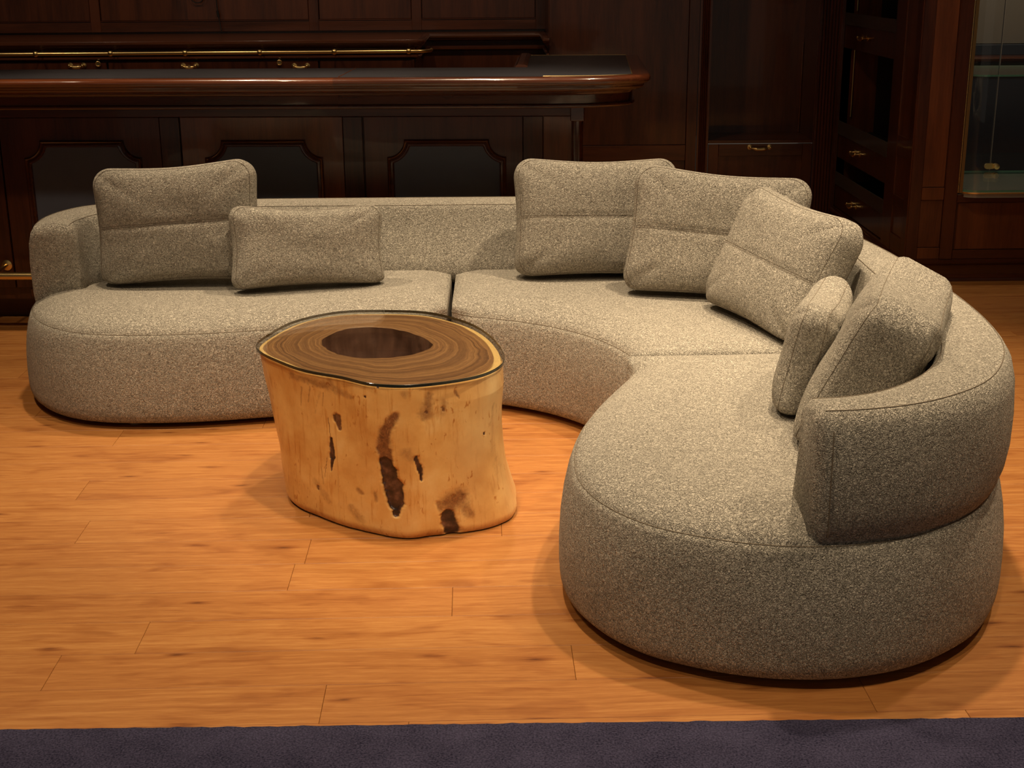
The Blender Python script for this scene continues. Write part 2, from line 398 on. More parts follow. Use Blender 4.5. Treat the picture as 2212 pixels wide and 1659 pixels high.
def tube(pts, r, seg=8, closed=False):
    V = []; F = []; n = len(pts); pts = [Vector(p) for p in pts]
    up = None
    for i, p in enumerate(pts):
        a = pts[i-1] if (i > 0 or closed) else p; b = pts[(i+1) % n] if (i < n-1 or closed) else p
        t = (b-a).normalized()
        if up is None: up = t.orthogonal().normalized()
        up = (up - t*up.dot(t)).normalized(); s = t.cross(up)
        rr = r[i] if isinstance(r, (list, tuple)) else r
        for k in range(seg):
            an = 2*math.pi*k/seg
            V.append(tuple(p + up*math.cos(an)*rr + s*math.sin(an)*rr))
    for i in range(n if closed else n-1):
        j = (i+1) % n
        for k in range(seg): F.append((i*seg+k, i*seg+(k+1) % seg, j*seg+(k+1) % seg, j*seg+k))
    if not closed: F.append(tuple(range(seg))); F.append(tuple((n-1)*seg+k for k in range(seg)))
    return V, F
def join(*parts):
    V = []; F = []
    for v, f in parts:
        o = len(V); V += v; F += [tuple(i+o for i in q) for q in f]
    return V, F
def ball(c, r, seg=12, rings=8, sc=(1, 1, 1)):
    bm = bmesh.new(); bmesh.ops.create_uvsphere(bm, u_segments=seg, v_segments=rings, radius=r)
    V = [(c[0]+v.co.x*sc[0], c[1]+v.co.y*sc[1], c[2]+v.co.z*sc[2]) for v in bm.verts]
    bm.verts.index_update(); F = [tuple(v.index for v in f.verts) for f in bm.faces]; bm.free()
    return V, F
def catmull(pts, step=.02, closed=False):
    out = []; n = len(pts)
    rng = range(n) if closed else range(n-1)
    for i in rng:
        p1, p2 = pts[i], pts[(i+1) % n]
        p0 = pts[i-1] if (i > 0 or closed) else tuple(2*a-b for a, b in zip(p1, p2))
        p3 = pts[(i+2) % n] if (i < n-2 or closed) else tuple(2*b-a for a, b in zip(p1, p2))
        L = math.dist(p1, p2); m = max(1, int(round(L/step)))
        al = .5
        t0 = 0; t1 = t0+max(math.dist(p0, p1), 1e-6)**al; t2 = t1+max(L, 1e-6)**al; t3 = t2+max(math.dist(p2, p3), 1e-6)**al
        for k in range(m):
            t = t1+(t2-t1)*k/m; q = []
            for d in range(len(p1)):
                A1 = (t1-t)/(t1-t0)*p0[d]+(t-t0)/(t1-t0)*p1[d]
                A2 = (t2-t)/(t2-t1)*p1[d]+(t-t1)/(t2-t1)*p2[d]
                A3 = (t3-t)/(t3-t2)*p2[d]+(t-t2)/(t3-t2)*p3[d]
                B1 = (t2-t)/(t2-t0)*A1+(t-t0)/(t2-t0)*A2
                B2 = (t3-t)/(t3-t1)*A2+(t-t1)/(t3-t1)*A3
                q.append((t2-t)/(t2-t1)*B1+(t-t1)/(t2-t1)*B2)
            out.append(tuple(q))
    if not closed: out.append(tuple(pts[-1]))
    return out
def resample(pts, step):
    out = [pts[0]]; acc = 0
    for a, b in zip(pts, pts[1:]):
        L = math.dist(a, b)
        while acc+L >= step:
            t = (step-acc)/L
            a = tuple(p+(q-p)*t for p, q in zip(a, b)); out.append(a); L = math.dist(a, b); acc = 0
        acc += L
    if math.dist(out[-1], pts[-1]) > step*.3: out.append(pts[-1])
    return out
def round_corners(loop, idx, r, seg=6):
    """loop: closed list of points; idx: indices of sharp corners to round with radius r"""
    out = []; n = len(loop)
    for i, p in enumerate(loop):
        if i not in idx: out.append(p); continue
        P = Vector(p[:2]); 
        # walk r away along both sides
        def walk(st):
            q = P; rem = r; k = i
            while True:
                k2 = (k+st) % n; nx = Vector(loop[k2][:2]); L = (nx-q).length
                if L >= rem: return q+(nx-q)*(rem/L), k2
                rem -= L; q = nx; k = k2
        a, ka = walk(-1); b, kb = walk(1)
        cut = (P, a, b, ka, kb)
        out.append(('c', cut, i))
    # drop points swallowed by corners
    res = []; swallow = set()
    for o in out:
        if o[0] == 'c':
            _, (P, a, b, ka, kb), i = o
            k = (ka+1) % n
            while k != kb:
                swallow.add(k); k = (k+1) % n
    for i, o in enumerate(out):
        if o[0] == 'c':
            _, (P, a, b, ka, kb), _i = o
            for s in range(seg+1):
                t = s/seg; q = a*(1-t)**2 + P*2*t*(1-t) + b*t*t
                res.append((q.x, q.y))
        elif i not in swallow: res.append(o)
    return res
def ccw(loop):
    a = sum(p[0]*q[1]-q[0]*p[1] for p, q in zip(loop, loop[1:]+loop[:1]))
    return loop if a > 0 else loop[::-1]

# ------------------------------------------------------------------ setting: floor, carpet, walls, ceiling
floor = bx('floor', -4.2, 3.7, -.8, 9.3, -.06, -.006, SUBFLOOR, None, 0); tag(floor, kind='structure')
PW, PL, PA = .1635, 1.204, R(1.0)
bm = bmesh.new(); box(bm, -PL/2+.0004, PL/2-.0004, -PW/2+.0004, PW/2-.0004, -.008, 0, .0009)
bmesh.ops.recalc_face_normals(bm, faces=bm.faces)
plank_me = bpy.data.meshes.new('plank'); bm.to_mesh(plank_me); bm.free(); plank_me.materials.append(PLANK)
ca, sa = math.cos(PA), math.sin(PA)
known = {0: -.404, 1: .160, 2: -.873, 3: -.126, 4: -.556}
npl = 0
for row in range(-1, 39):
    yr = 2.653 + row*PW
    j = known.get(row, random.uniform(-.6, .6))
    for k in range(-5, 4):
        xc = j + PL*(k+.5)
        if not (-4.0 < xc < 3.4): continue
        x = ca*xc - sa*(yr-3); y = 3 + sa*xc + ca*(yr-3)
        o = bpy.data.objects.new('plank', plank_me); C.objects.link(o)
        o.location = (x, y, 0); o.rotation_euler = (0, 0, PA); o.parent = floor; npl += 1

# carpet with a slightly ragged cut edge
bm = bmesh.new()
V = []; F = []
N = 360
edge = []
for i in range(N+1):
    x = -3.2 + 6.4*i/N
    edge.append((x, 2.546 + .0045*x*0 + .004*noise.noise(Vector((x*30, 0, 3))) + .003*noise.noise(Vector((x*90, 5, 1)))))
prof = [(0, -.002), (-.001, .006), (-.006, .0095), (-.02, .010)]
for x, y in edge:
    for dy, z in prof: V.append((x, y+dy, z))
    V.append((x, -.7, .010))
k = len(prof)+1
for i in range(N):
    for q in range(k-1): F.append((i*k+q, (i+1)*k+q, (i+1)*k+q+1, i*k+q+1))
cp = pyobj('carpet', V, F, CARPET); tag(cp, 'dark navy carpet strip along the front edge of the wood floor', 'carpet')

ceil = bx('ceiling', -4.2, 3.7, -.8, 9.3, 3.05, 3.12, simple('ceiling_paint', (.30, .24, .18), .8), None, 0); tag(ceil, kind='structure')
wl = bx('wall_left', -4.3, -4.2, -.8, 9.3, -.06, 3.12, MAHO, None, 0); tag(wl, kind='structure')
wr = bx('wall_right', 3.7, 3.8, -.8, 9.3, -.06, 3.12, MAHO, None, 0); tag(wr, kind='structure')

# ---- back wall: framed mahogany panels behind the back bar
wb = bx('wall_back', -4.2, .34, 8.93, 9.03, 0, 3.05, MAHO, None, 0); tag(wb, kind='structure')
st = [(-4.2, -3.87), (-3.22, -3.16), (-2.57, -2.505), (-1.865, -1.865), (-1.19, -1.135), (-.54, -.47), (.245, .31)]
bx('rail', -4.2, .31, 8.905, 8.935, 1.155, 1.222, MAHO_H, wb, .002)
for i, x in enumerate((-3.22, -2.57, -1.19, -.54, .245)):
    bx('stile', x, x+.062, 8.900, 8.935, 1.155, 3.0, MAHO, wb, .002)
for a, b in ((-4.2, -3.22), (-3.158, -2.57), (-2.508, -1.19), (-1.128, -.54), (-.478, .245)):
    bx('panel', a+.003, b-.003, 8.912, 8.935, 1.225, 3.0, MAHO, wb, .003)
    bx('bead', a+.002, b-.002, 8.899, 8.912, 1.219, 1.226, TRIM, wb, .002)

# ---- flush wall panel right of the back bar, pilasters, tall niche
wp = bx('wall_middle', .305, 1.20, 8.31, 9.03, 0, 3.05, MAHO, None, 0); tag(wp, kind='structure')
bx('panel', .308, 1.137, 8.295, 8.315, .496, 3.0, MAHO, wp, .002)
bx('rail', .308, 1.137, 8.285, 8.315, .40, .494, MAHO_H, wp, .002)
bx('panel', .308, 1.137, 8.297, 8.315, .02, .40, MAHO, wp, .002)
bx('stile', 1.138, 1.200, 8.283, 8.315, 0, 3.0, MAHO, wp, .002)

def pilaster(x0, x1, y, parent, flutes=4, axis='x'):
    """fluted strip facing -y (axis x) or -x (axis y)"""
    w = x1-x0; V = []; prof = [(0, .0)]
    m = .012; fw = (w-2*m)/flutes
    prof.append((0, -.018)); prof.append((m, -.018))
    for i in range(flutes):
        a = m+i*fw
        for q in range(1, 8):
            t = q/8; prof.append((a+fw*.12+fw*.76*t, -.018+.008*math.sin(math.pi*t)))
        prof.append((a+fw, -.018))
    prof += [(w, -.018), (w, 0)]
    z0, z1 = .0, 3.0
    if axis == 'x': A = [(x0+u, y+d) for u, d in prof]
    else: A = [(y+d, x0+u) for u, d in prof]
    V = [(a, b, z0) for a, b in A]+[(a, b, z1) for a, b in A]
    n = len(A); F = [(i, i+1, n+i+1, n+i) for i in range(n-1)]+[tuple(range(n)), tuple(range(n, 2*n))]
    return pyobj('pilaster', V, F, MAHO, parent)

niche = thing('niche_cabinet', 'tall dark open niche with a brass-handled drawer below, between fluted pilasters', 'cabinet', (1.58, 8.5, 0))
pilaster(1.203, 1.273, 8.30, niche); pilaster(1.915, 2.0505, 8.30, niche, 6)
bx('side_panel', 1.93, 2.34, 8.302, 8.33, 0, 3.04, MAHO, niche, 0)
bx('back_panel', 1.25, 1.93, 8.69, 8.71, .50, 3.0, MAHO, niche, 0)
bx('side_panel', 1.255, 1.275, 8.305, 8.70, 0, 3.0, MAHO, niche, 0)
bx('side_panel', 1.912, 1.932, 8.305, 8.70, 0, 3.0, MAHO, niche, 0)
bx('bottom_shelf', 1.276, 1.911, 8.30, 8.69, .500, .520, MAHO_H, niche, .0015)
bx('trim_strip', 1.900, 1.910, 8.676, 8.688, .521, 1.08, TRIM_L, niche, .001)
dr = bx('drawer_front', 1.278, 1.909, 8.305, 8.325, .04, .496, MAHO, niche, .002)
for a in ((1.278, 1.340, .04, .496), (1.852, 1.909, .04, .496)):
    bx('drawer_stile', a[0], a[1], 8.290, 8.306, a[2], a[3], MAHO, dr, .0015)
bx('drawer_rail', 1.341, 1.851, 8.290, 8.306, .425, .496, MAHO_H, dr, .0015)
bx('drawer_rail', 1.341, 1.851, 8.290, 8.306, .04, .11, MAHO_H, dr, .0015)

def pull(parent, c, along, out, w=.10, r=.006, drop=.010):
    """brass bail pull: two round rosettes, posts and a turned bar"""
    c = Vector(c); A = Vector(along); O = Vector(out); parts = []
    for s in (-1, 1):
        p = c + A*(s*w/2)
        parts.append(tube([p, p+O*.004, p+O*.006], [.016, .016, .009], 14))
        parts.append(tube([p+O*.004, p+O*.028], .0055, 8))
        parts.append(ball(p+O*.028, .0085, 10, 6))
    q = []; rad = []
    for i in range(13):
        t = i/12*2-1
        q.append(c+A*(t*w/2)+O*.028-Vector((0, 0, drop*(1-t*t))))
        rad.append(r*(.55+.65*math.exp(-(t/.45)**2)) if abs(t) > .5 else r*1.15)
    parts.append(tube(q, rad, 10))
    v, f = join(*parts)
    return pyobj('handle', v, f, BRASS, parent)
pull(dr, (1.59, 8.290, .478), (1, 0, 0), (0, -1, 0), .12, .010)

# ---- side cabinet along x = 2.05 with pull-out trays
sc = thing('drawer_cabinet', 'dark mahogany cabinet with three brass-handled drawers and open tray shelves, beside the display case', 'cabinet', (2.15, 7.7, 0))
bx('corner_stile', 2.051, 2.10, 8.243, 8.285, 0, 3.0, MAHO, sc, 0)
bx('end_panel', 2.052, 2.28, 8.243, 8.262, 0, 3.0, MAHO_R, sc, 0)
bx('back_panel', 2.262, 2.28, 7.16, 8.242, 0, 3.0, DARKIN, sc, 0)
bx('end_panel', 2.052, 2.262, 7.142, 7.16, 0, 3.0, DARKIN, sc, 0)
bx('front_stile', 2.045, 2.066, 6.99, 7.160, .108, 3.0, MAHO, sc, .002)
bx('front_panel', 2.052, 2.066, 6.80, 6.99, .20, 3.0, MAHO_R, sc, .001)
bx('front_stile', 2.045, 2.066, 6.722, 6.80, .108, 3.0, MAHO, sc, .002)
bx('panel_rail', 2.046, 2.066, 6.801, 6.989, .60, .705, MAHO_H, sc, .002)
bx('panel_rail', 2.046, 2.066, 6.801, 6.989, .345, .40, MAHO_H, sc, .002)
bx('panel_rail', 2.046, 2.066, 6.801, 6.989, .109, .20, MAHO_H, sc, .002)
vv, ff = tube([(2.118, 8.239, .66), (2.118, 8.239, 1.06)], .004, 6)
pyobj('shelf_standard', vv, ff, BRASS_D, sc)
vv, ff = tube([(2.118, 8.239, 1.275), (2.118, 8.239, 2.2)], .004, 6)
pyobj('shelf_standard', vv, ff, BRASS_D, sc)
for z0, z1, zt in ((.125, .262, .338), (.422, .562, .642), (1.066, 1.200, 1.268)):
    d = bx('drawer', 2.054, 2.26, 7.164, 8.240, z0, z1, MAHO, sc, .002)
    pull(d, (2.054, 7.78, (z0+z1)/2+.012), (0, 1, 0), (-1, 0, 0), .105, .009)
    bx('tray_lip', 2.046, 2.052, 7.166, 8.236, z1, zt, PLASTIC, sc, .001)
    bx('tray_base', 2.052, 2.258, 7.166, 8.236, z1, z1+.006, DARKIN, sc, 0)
bx('bottom_rail', 2.046, 2.07, 7.16, 8.24, .108, .122, MAHO_H, sc, .001)

# plinth mouldings turning the corner of the side cabinet and the display wall
plinth_path = [(2.05, 8.28), (2.05, 6.72), (3.70, 6.72)]
prof = [(-.01, .112), (.004, .110), (.016, .104), (.020, .096), (.016, .088), (.008, .082), (.006, .076), (.006, .034), (.014, .030), (.024, .022), (.028, .010), (.028, .0), (-.03, 0)]
v, f = sweep2d(plinth_path, prof, side=1)
bb = pyobj('baseboard_right', v, f, TRIM); tag(bb, kind='structure')

# ---- display wall (faces the camera) and the built-in glass case
dw = bx('wall_display', 2.052, 2.285, 6.74, 6.80, .11, 3.05, MAHO, None, 0); tag(dw, kind='structure')
bx('stile', 2.050, 2.108, 6.716, 6.745, .111, 3.0, MAHO, dw, .002)
bx('panel', 2.109, 2.222, 6.729, 6.745, .17, .408, MAHO_R, dw, .001)
bx('panel', 2.109, 2.222, 6.729, 6.745, .474, 3.0, MAHO_R, dw, .001)
bx('rail', 2.109, 2.222, 6.719, 6.745, .410, .472, MAHO_R, dw, .002)
bx('rail', 2.109, 2.222, 6.719, 6.745, .111, .168, MAHO_R, dw, .002)
bx('stile', 2.223, 2.286, 6.712, 6.745, .111, 3.0, MAHO, dw, .002)
lw = bx('wall_lower', 2.287, 3.70, 6.735, 6.80, .111, .440, MAHO, None, 0); tag(lw, kind='structure')
bx('panel', 2.30, 3.69, 6.727, 6.74, .158, .395, MAHO_R, lw, .002)
bx('rail', 2.288, 3.69, 6.718, 6.74, .111, .156, MAHO_H, lw, .002)
bx('rail', 2.288, 3.69, 6.718, 6.74, .397, .438, MAHO_H, lw, .002)

dc = thing('display_case', 'built-in glass display case with brass trim, curved corner and green-edged glass shelf', 'display case', (2.6, 7.0, .44))
bm = bmesh.new(); n = 0
z = .448
hv = []
while z < 1.50:
    hv.append(z); z += .021
hp = [tube([(2.2885, 6.712, a), (2.2885, 6.712, a+.0195)], .0048, 8) for a in hv]
v, f = join(*hp)
pyobj('hinge', v, f, BRASS_D, dc)
bx('hinge_leaf', 2.294, 2.310, 6.712, 6.716, .446, 1.5, BRASS_D, dc, 0)
def case_front(y_off=0.0):
    arc = [(2.296+.09*(1-math.cos(t)), 6.775-.085*math.sin(t)) for t in [i*math.pi/2/10 for i in range(11)]]
    return arc + [(2.7, 6.689), (3.30, 6.688)]
fr = case_front()
def plate(name, z0, z1, mats, edge_mat=True, back=7.35, x1=3.30):
    loop = fr[:-1] + [(x1, 6.688), (x1, back), (2.296, back)]
    n = len(loop)
    V = [(x, y, z0) for x, y in loop]+[(x, y, z1) for x, y in loop]
    F = [tuple(range(n)), tuple(range(n, 2*n))]+[(i, (i+1) % n, n+(i+1) % n, n+i) for i in range(n)]
    o = pyobj(name, V, F, mats, dc, False)
    if edge_mat and len(mats) > 1:
        for p in o.data.polygons:
            if abs(p.normal.z) < .5: p.material_index = 1
    return o
plate('bottom_panel', .425, .444, [simple('case_bottom', (.34, .34, .30), .3, 0, .3)])
plate('bottom_glass', .452, .462, [GLASS, GLASS_EDGE])
plate('shelf', 1.014, 1.023, [GLASS, GLASS_EDGE], back=7.30)
v, f = sweep2d(fr, [(.000, .444), (.006, .444), (.006, .4515), (.000, .4515)], side=1)
pyobj('brass_trim', v, f, BRASS, dc)
v, f = sweep2d(fr, [(-.004, .464), (.000, .464), (.000, 1.50), (-.004, 1.50)], side=1)
pyobj('curved_glass', v, f, GLASS, dc)
bx('shelf_clip', 2.300, 2.316, 6.79, 6.85, 1.005, 1.035, simple('clip_ivory', (.62, .56, .40), .3), dc, .002)
bx('rear_door', 2.30, 2.668, 7.355, 7.361, .464, 1.50, GLASS, dc, 0)
bx('rear_door', 2.672, 3.30, 7.363, 7.369, .464, 1.50, GLASS, dc, 0)
bx('door_edge', 2.6688, 2.6712, 7.354, 7.370, .464, 1.50, GREY, dc, 0)
lc = Vector((2.695, 7.350, .487))
parts = []
q = [(lc.x-.052+.0, lc.z), ]
loop = []
for i in range(24):
    t = 2*math.pi*i/24
    cx = -.030 if math.cos(t) < 0 else -.004
    loop.append((lc.x-.016+cx+.014*math.cos(t), lc.z+.015*math.sin(t)))
n = len(loop)
V = [(a, 7.340, b) for a, b in loop]+[(a, 7.353, b) for a, b in loop]
F = [tuple(range(n)), tuple(range(n, 2*n))]+[(i, (i+1) % n, n+(i+1) % n, n+i) for i in range(n)]
parts.append((V, F))
parts.append(tube([(lc.x, 7.353, lc.z), (lc.x, 7.322, lc.z), (lc.x, 7.320, lc.z)], [.015, .015, .011], 16))
v, f = join(*parts); pyobj('lock', v, f, BRASS, dc)

# seen through the case: a grey cabinet on a dark ledge
gl = thing('grey_cabinet', 'grey panelled cabinet on a dark ledge, seen through the glass display case', 'cabinet', (3.1, 8.6, 0))
bx('body', 2.60, 3.68, 8.50, 8.90, 0, .955, NAVY, gl, .003)
v, f = sweep2d([(2.55, 8.50), (3.68, 8.50)], [(-.1, .955), (.02, .957), (.035, .966), (.038, .978), (.03, .990), (.0, .994), (-.1, .994)], side=1)
pyobj('ledge', v, f, TRIM, gl)
bx('upper_panel', 2.86, 3.68, 8.58, 8.90, 1.06, 2.2, GREY, gl, .004)
bx('upper_base', 2.80, 3.68, 8.56, 8.90, .994, 1.058, NAVY, gl, .003)
t1 = bx('timber_block', 2.785, 2.815, 8.53, 8.57, 1.10, 1.168, TAN, None, .004); tag(t1, 'small pale timber block behind the display glass, above the dark ledge', 'block')
t1.location = (0, 0, 0)

# ------------------------------------------------------------------ back bar
back = thing('back_bar', 'long dark mahogany back bar counter with a brass rail along its front', 'counter', (-1.8, 8.4, 0))
XB = -4.15
outline = [(XB, 7.985), (-.50, 7.985)] + [(-.50+.085*math.sin(t), 8.07-.085*math.cos(t)) for t in [i*math.pi/2/6 for i in range(1, 7)]] + [(-.415, 8.70), (.262, 8.70), (.262, 8.05), (.300, 8.05)]
# the right leg steps back; keep a simple L shaped slab for the top
top_prof = [(-.05, 1.142), (-.012, 1.142), (-.003, 1.137), (0, 1.128), (-.004, 1.118), (-.014, 1.112), (-.016, 1.104), (-.028, 1.098), (-.05, 1.094), (-.05, 1.06), (-.03, 1.056), (-.022, 1.048), (-.03, 1.040), (-.05, 1.036), (-.08, 1.034)]
v, f = sweep2d(outline, top_prof, side=1)
pyobj('edge_moulding', v, f, TRIM, back)
loop = [(x, y) for x, y in outline]
n0 = []
V = [(XB, 8.03, 1.143), (-.48, 8.03, 1.143), (-.455, 8.75, 1.143), (.262, 8.74, 1.143), (.300, 8.1, 1.143), (.300, 8.93, 1.143), (XB, 8.93, 1.143)]
v, f = [(XB, 8.02, 1.10), (-.46, 8.02, 1.10), (-.46, 8.93, 1.10), (XB, 8.93, 1.10)], None
bx('counter_top', XB, -.455, 8.025, 8.93, 1.118, 1.1435, MAHO_H, back, .001)
bx('counter_top', -.454, .300, 8.745, 8.93, 1.118, 1.1435, MAHO_H, back, .001)
bx('carcass', XB, -.47, 8.04, 8.92, 0, 1.034, MAHO, back, 0)
bx('carcass', -.469, .300, 8.76, 8.92, 0, 1.034, MAHO, back, 0)
for a, b in ((XB, -3.42), (-3.415, -2.245), (-2.24, -1.03), (-1.025, -.475)):
    d = bx('drawer', a+.003, b-.003, 8.018, 8.04, .80, 1.030, MAHO, back, .003)
    if -3.5 < a < -1.0: pass
for i, xx in enumerate((-2.416, -1.77, -1.132)):
    pull(back, (xx, 8.018, 1.012 - .006*i), (1, 0, 0), (0, -1, 0), .075, .0075)
for xx in (-2.294, -1.253):
    v, f = tube([(xx+.013*math.cos(t), 8.012, 1.020+.013*math.sin(t)) for t in [i*2*math.pi/18 for i in range(18)]], .0035, 8, True)
    w, g = tube([(xx, 8.018, 1.02), (xx, 8.011, 1.02)], .011, 12)
    pyobj('keyhole_ring', *join((v, f), (w, g)), BRASS, back)
# brass rail with ball joints
rail_pts = [(XB, 7.925, 1.082), (-.52, 7.925, 1.082)] + [(-.47+.09*math.sin(t), 8.015-.09*math.cos(t), 1.082) for t in [i*math.pi/2/6 for i in range(0, 7)]] + [(-.38, 8.06, 1.083)]
v, f = tube(rail_pts, .0098, 14); rail = pyobj('brass_rail', v, f, BRASS, back)
for k in range(8):
    xx = -.503 - .4225*k
    if xx < XB: break
    a = ball((xx, 7.925, 1.082), .0165, 14, 10)
    b = tube([(xx, 7.925, 1.082), (xx, 8.035, 1.082)], .006, 8)
    pyobj('rail_joint', *join(a, b), BRASS, back)

# cords hanging on the back wall
pts = catmull([(-1.762, 8.885, 1.75), (-1.765, 8.885, 1.349), (-1.760, 8.885, 1.27), (-1.750, 8.885, 1.20), (-1.745, 8.88, 1.165), (-1.74, 8.86, 1.150)], .03)
v, f = tube(pts, .0032, 8); w, g = tube([(-1.7615, 8.884, 1.285), (-1.757, 8.884, 1.245)], .0075, 10)
cd = pyobj('hanging_cord', *join((v, f), (w, g)), BLACKCORD); tag(cd, 'thin black cord with inline connector hanging down the back wall panels', 'cord')
pts = [(-1.884+.042*math.cos(t), 8.888, 1.374+.042*math.sin(t)) for t in [i*2*math.pi/24 for i in range(24)]]
v, f = tube(pts, .0035, 8, True)
cl = pyobj('cord_loop', v, f, BLACKCORD); tag(cl, 'small black cord loop pinned on the back wall at the top edge', 'cord')

# ------------------------------------------------------------------ bar counter
BY = -R(2.5)
bar = thing('bar_counter', 'long mahogany bar counter with navy leather top and notched navy panels, behind the sofa', 'counter', (-.6, 6.0, 0))
bar.rotation_euler = (0, 0, BY)
def bpart(o): 
    o.matrix_parent_inverse = Matrix.Translation((-.6, 6.0, 0)).inverted(); return o
BX0 = -3.3
lead = [(BX0, 5.70), (.20, 5.70), (.30, 5.702), (.40, 5.713), (.48, 5.735), (.545, 5.77), (.568, 5.80), (.600, 7.03), (.125, 7.03), (.125, 6.21), (BX0, 6.21)]
# nosing path (outer edge of the worktop), left part worn lighter
nose_l = [(BX0, 5.635), (-.655, 5.635)]
nose_r = [(-.655, 5.635), (.15, 5.635)] + catmull([(.15, 5.635), (.30, 5.643), (.42, 5.663), (.52, 5.700), (.60, 5.752), (.640, 5.80)], .05)[1:] + [(.650, 5.86), (.668, 7.03)]
def arc2(cx, cz, r, a0, a1, n=8): return [(cx+r*math.cos(R(a0+(a1-a0)*k/n)), cz+r*math.sin(R(a0+(a1-a0)*k/n))) for k in range(n+1)]
noseprof = [(-.085, 1.108), (-.062, 1.112), (-.030, 1.113)] + arc2(-.018, 1.0945, .0175, 80, -80, 12) + [(-.026, 1.074), (-.028, 1.068)] + arc2(-.040, 1.068, .013, 0, -80, 6) + [(-.046, 1.050), (-.14, 1.046)]
friezeprof = [(-.03, 1.05), (.026, 1.052), (.022, 1.046), (.008, 1.040), (0, 1.030), (-.002, .9965), (.001, .9955)] + arc2(.001, .9865, .0085, 85, -85, 12) + [(-.012, .977), (-.16, .975)]
fr_l = [(BX0, 5.757), (-.655, 5.757)]
fr_r = [(-.655, 5.757), (.15, 5.757)] + catmull([(.15, 5.757), (.30, 5.766), (.42, 5.792), (.51, 5.838), (.562, 5.895), (.580, 5.96)], .03)[1:] + [(.586, 6.10), (.606, 7.03)]
for P_, m_ in ((fr_l, None), (fr_r, None)):
    v, f = sweep2d(P_, friezeprof, side=1); bpart(pyobj('frieze_moulding', v, f, TRIM, bar, True, 28))
nose_m = noseprof
v, f = sweep2d(nose_l, noseprof, side=1); bpart(pyobj('edge_moulding', v, f, TRIM_L, bar, True, 28))
v, f = sweep2d(nose_r, noseprof, side=1); bpart(pyobj('edge_moulding', v, f, TRIM, bar, True, 28))
def slab(name, loop, z0, z1, mat, parent, smooth=False):
    n = len(loop)
    V = [(x, y, z0) for x, y in loop]+[(x, y, z1) for x, y in loop]
    F = [tuple(range(n)), tuple(range(n, 2*n))]+[(i, (i+1) % n, n+(i+1) % n, n+i) for i in range(n)]
    return pyobj(name, V, F, mat, parent, smooth)
core = [(BX0, 5.79), (.38, 5.80), (.50, 5.87), (.56, 7.02), (.06, 7.02), (.06, 6.23), (BX0, 6.23)]
bpart(slab('worktop_core', core, 1.0, 1.106, TRIM, bar))
seamx = -.642
L1 = [(BX0, 5.70), (seamx, 5.70), (seamx-.0+.001, 6.21), (BX0, 6.21)]
bpart(slab('leather_inlay', L1, 1.106, 1.1125, LEATHER, bar))
L2 = [(seamx+.003, 5.70)] + lead[1:-1] + [(seamx+.004, 6.21)]
bpart(slab('leather_inlay', L2, 1.106, 1.1125, LEATHER, bar))
v, f = tube([(seamx+.0015, 5.70, 1.1125), (seamx+.002, 6.21, 1.1125)], .0022, 6)
bpart(pyobj('inlay_seam', v, f, TRIM_L, bar))
v, f = tube([(x, y, 1.1125) for x, y in lead[1:9]], .0018, 6)
bpart(pyobj('inlay_bead', v, f, BRASS_D, bar))
v, f = sweep2d([(.125, 6.21), (.125, 7.03)], [(0, 1.10), (0, 1.118), (-.012, 1.124), (-.045, 1.124), (-.052, 1.118), (-.058, 1.10), (-.062, 1.085)], side=1)
bpart(pyobj('inner_trim', v, f, TRIM_L, bar))
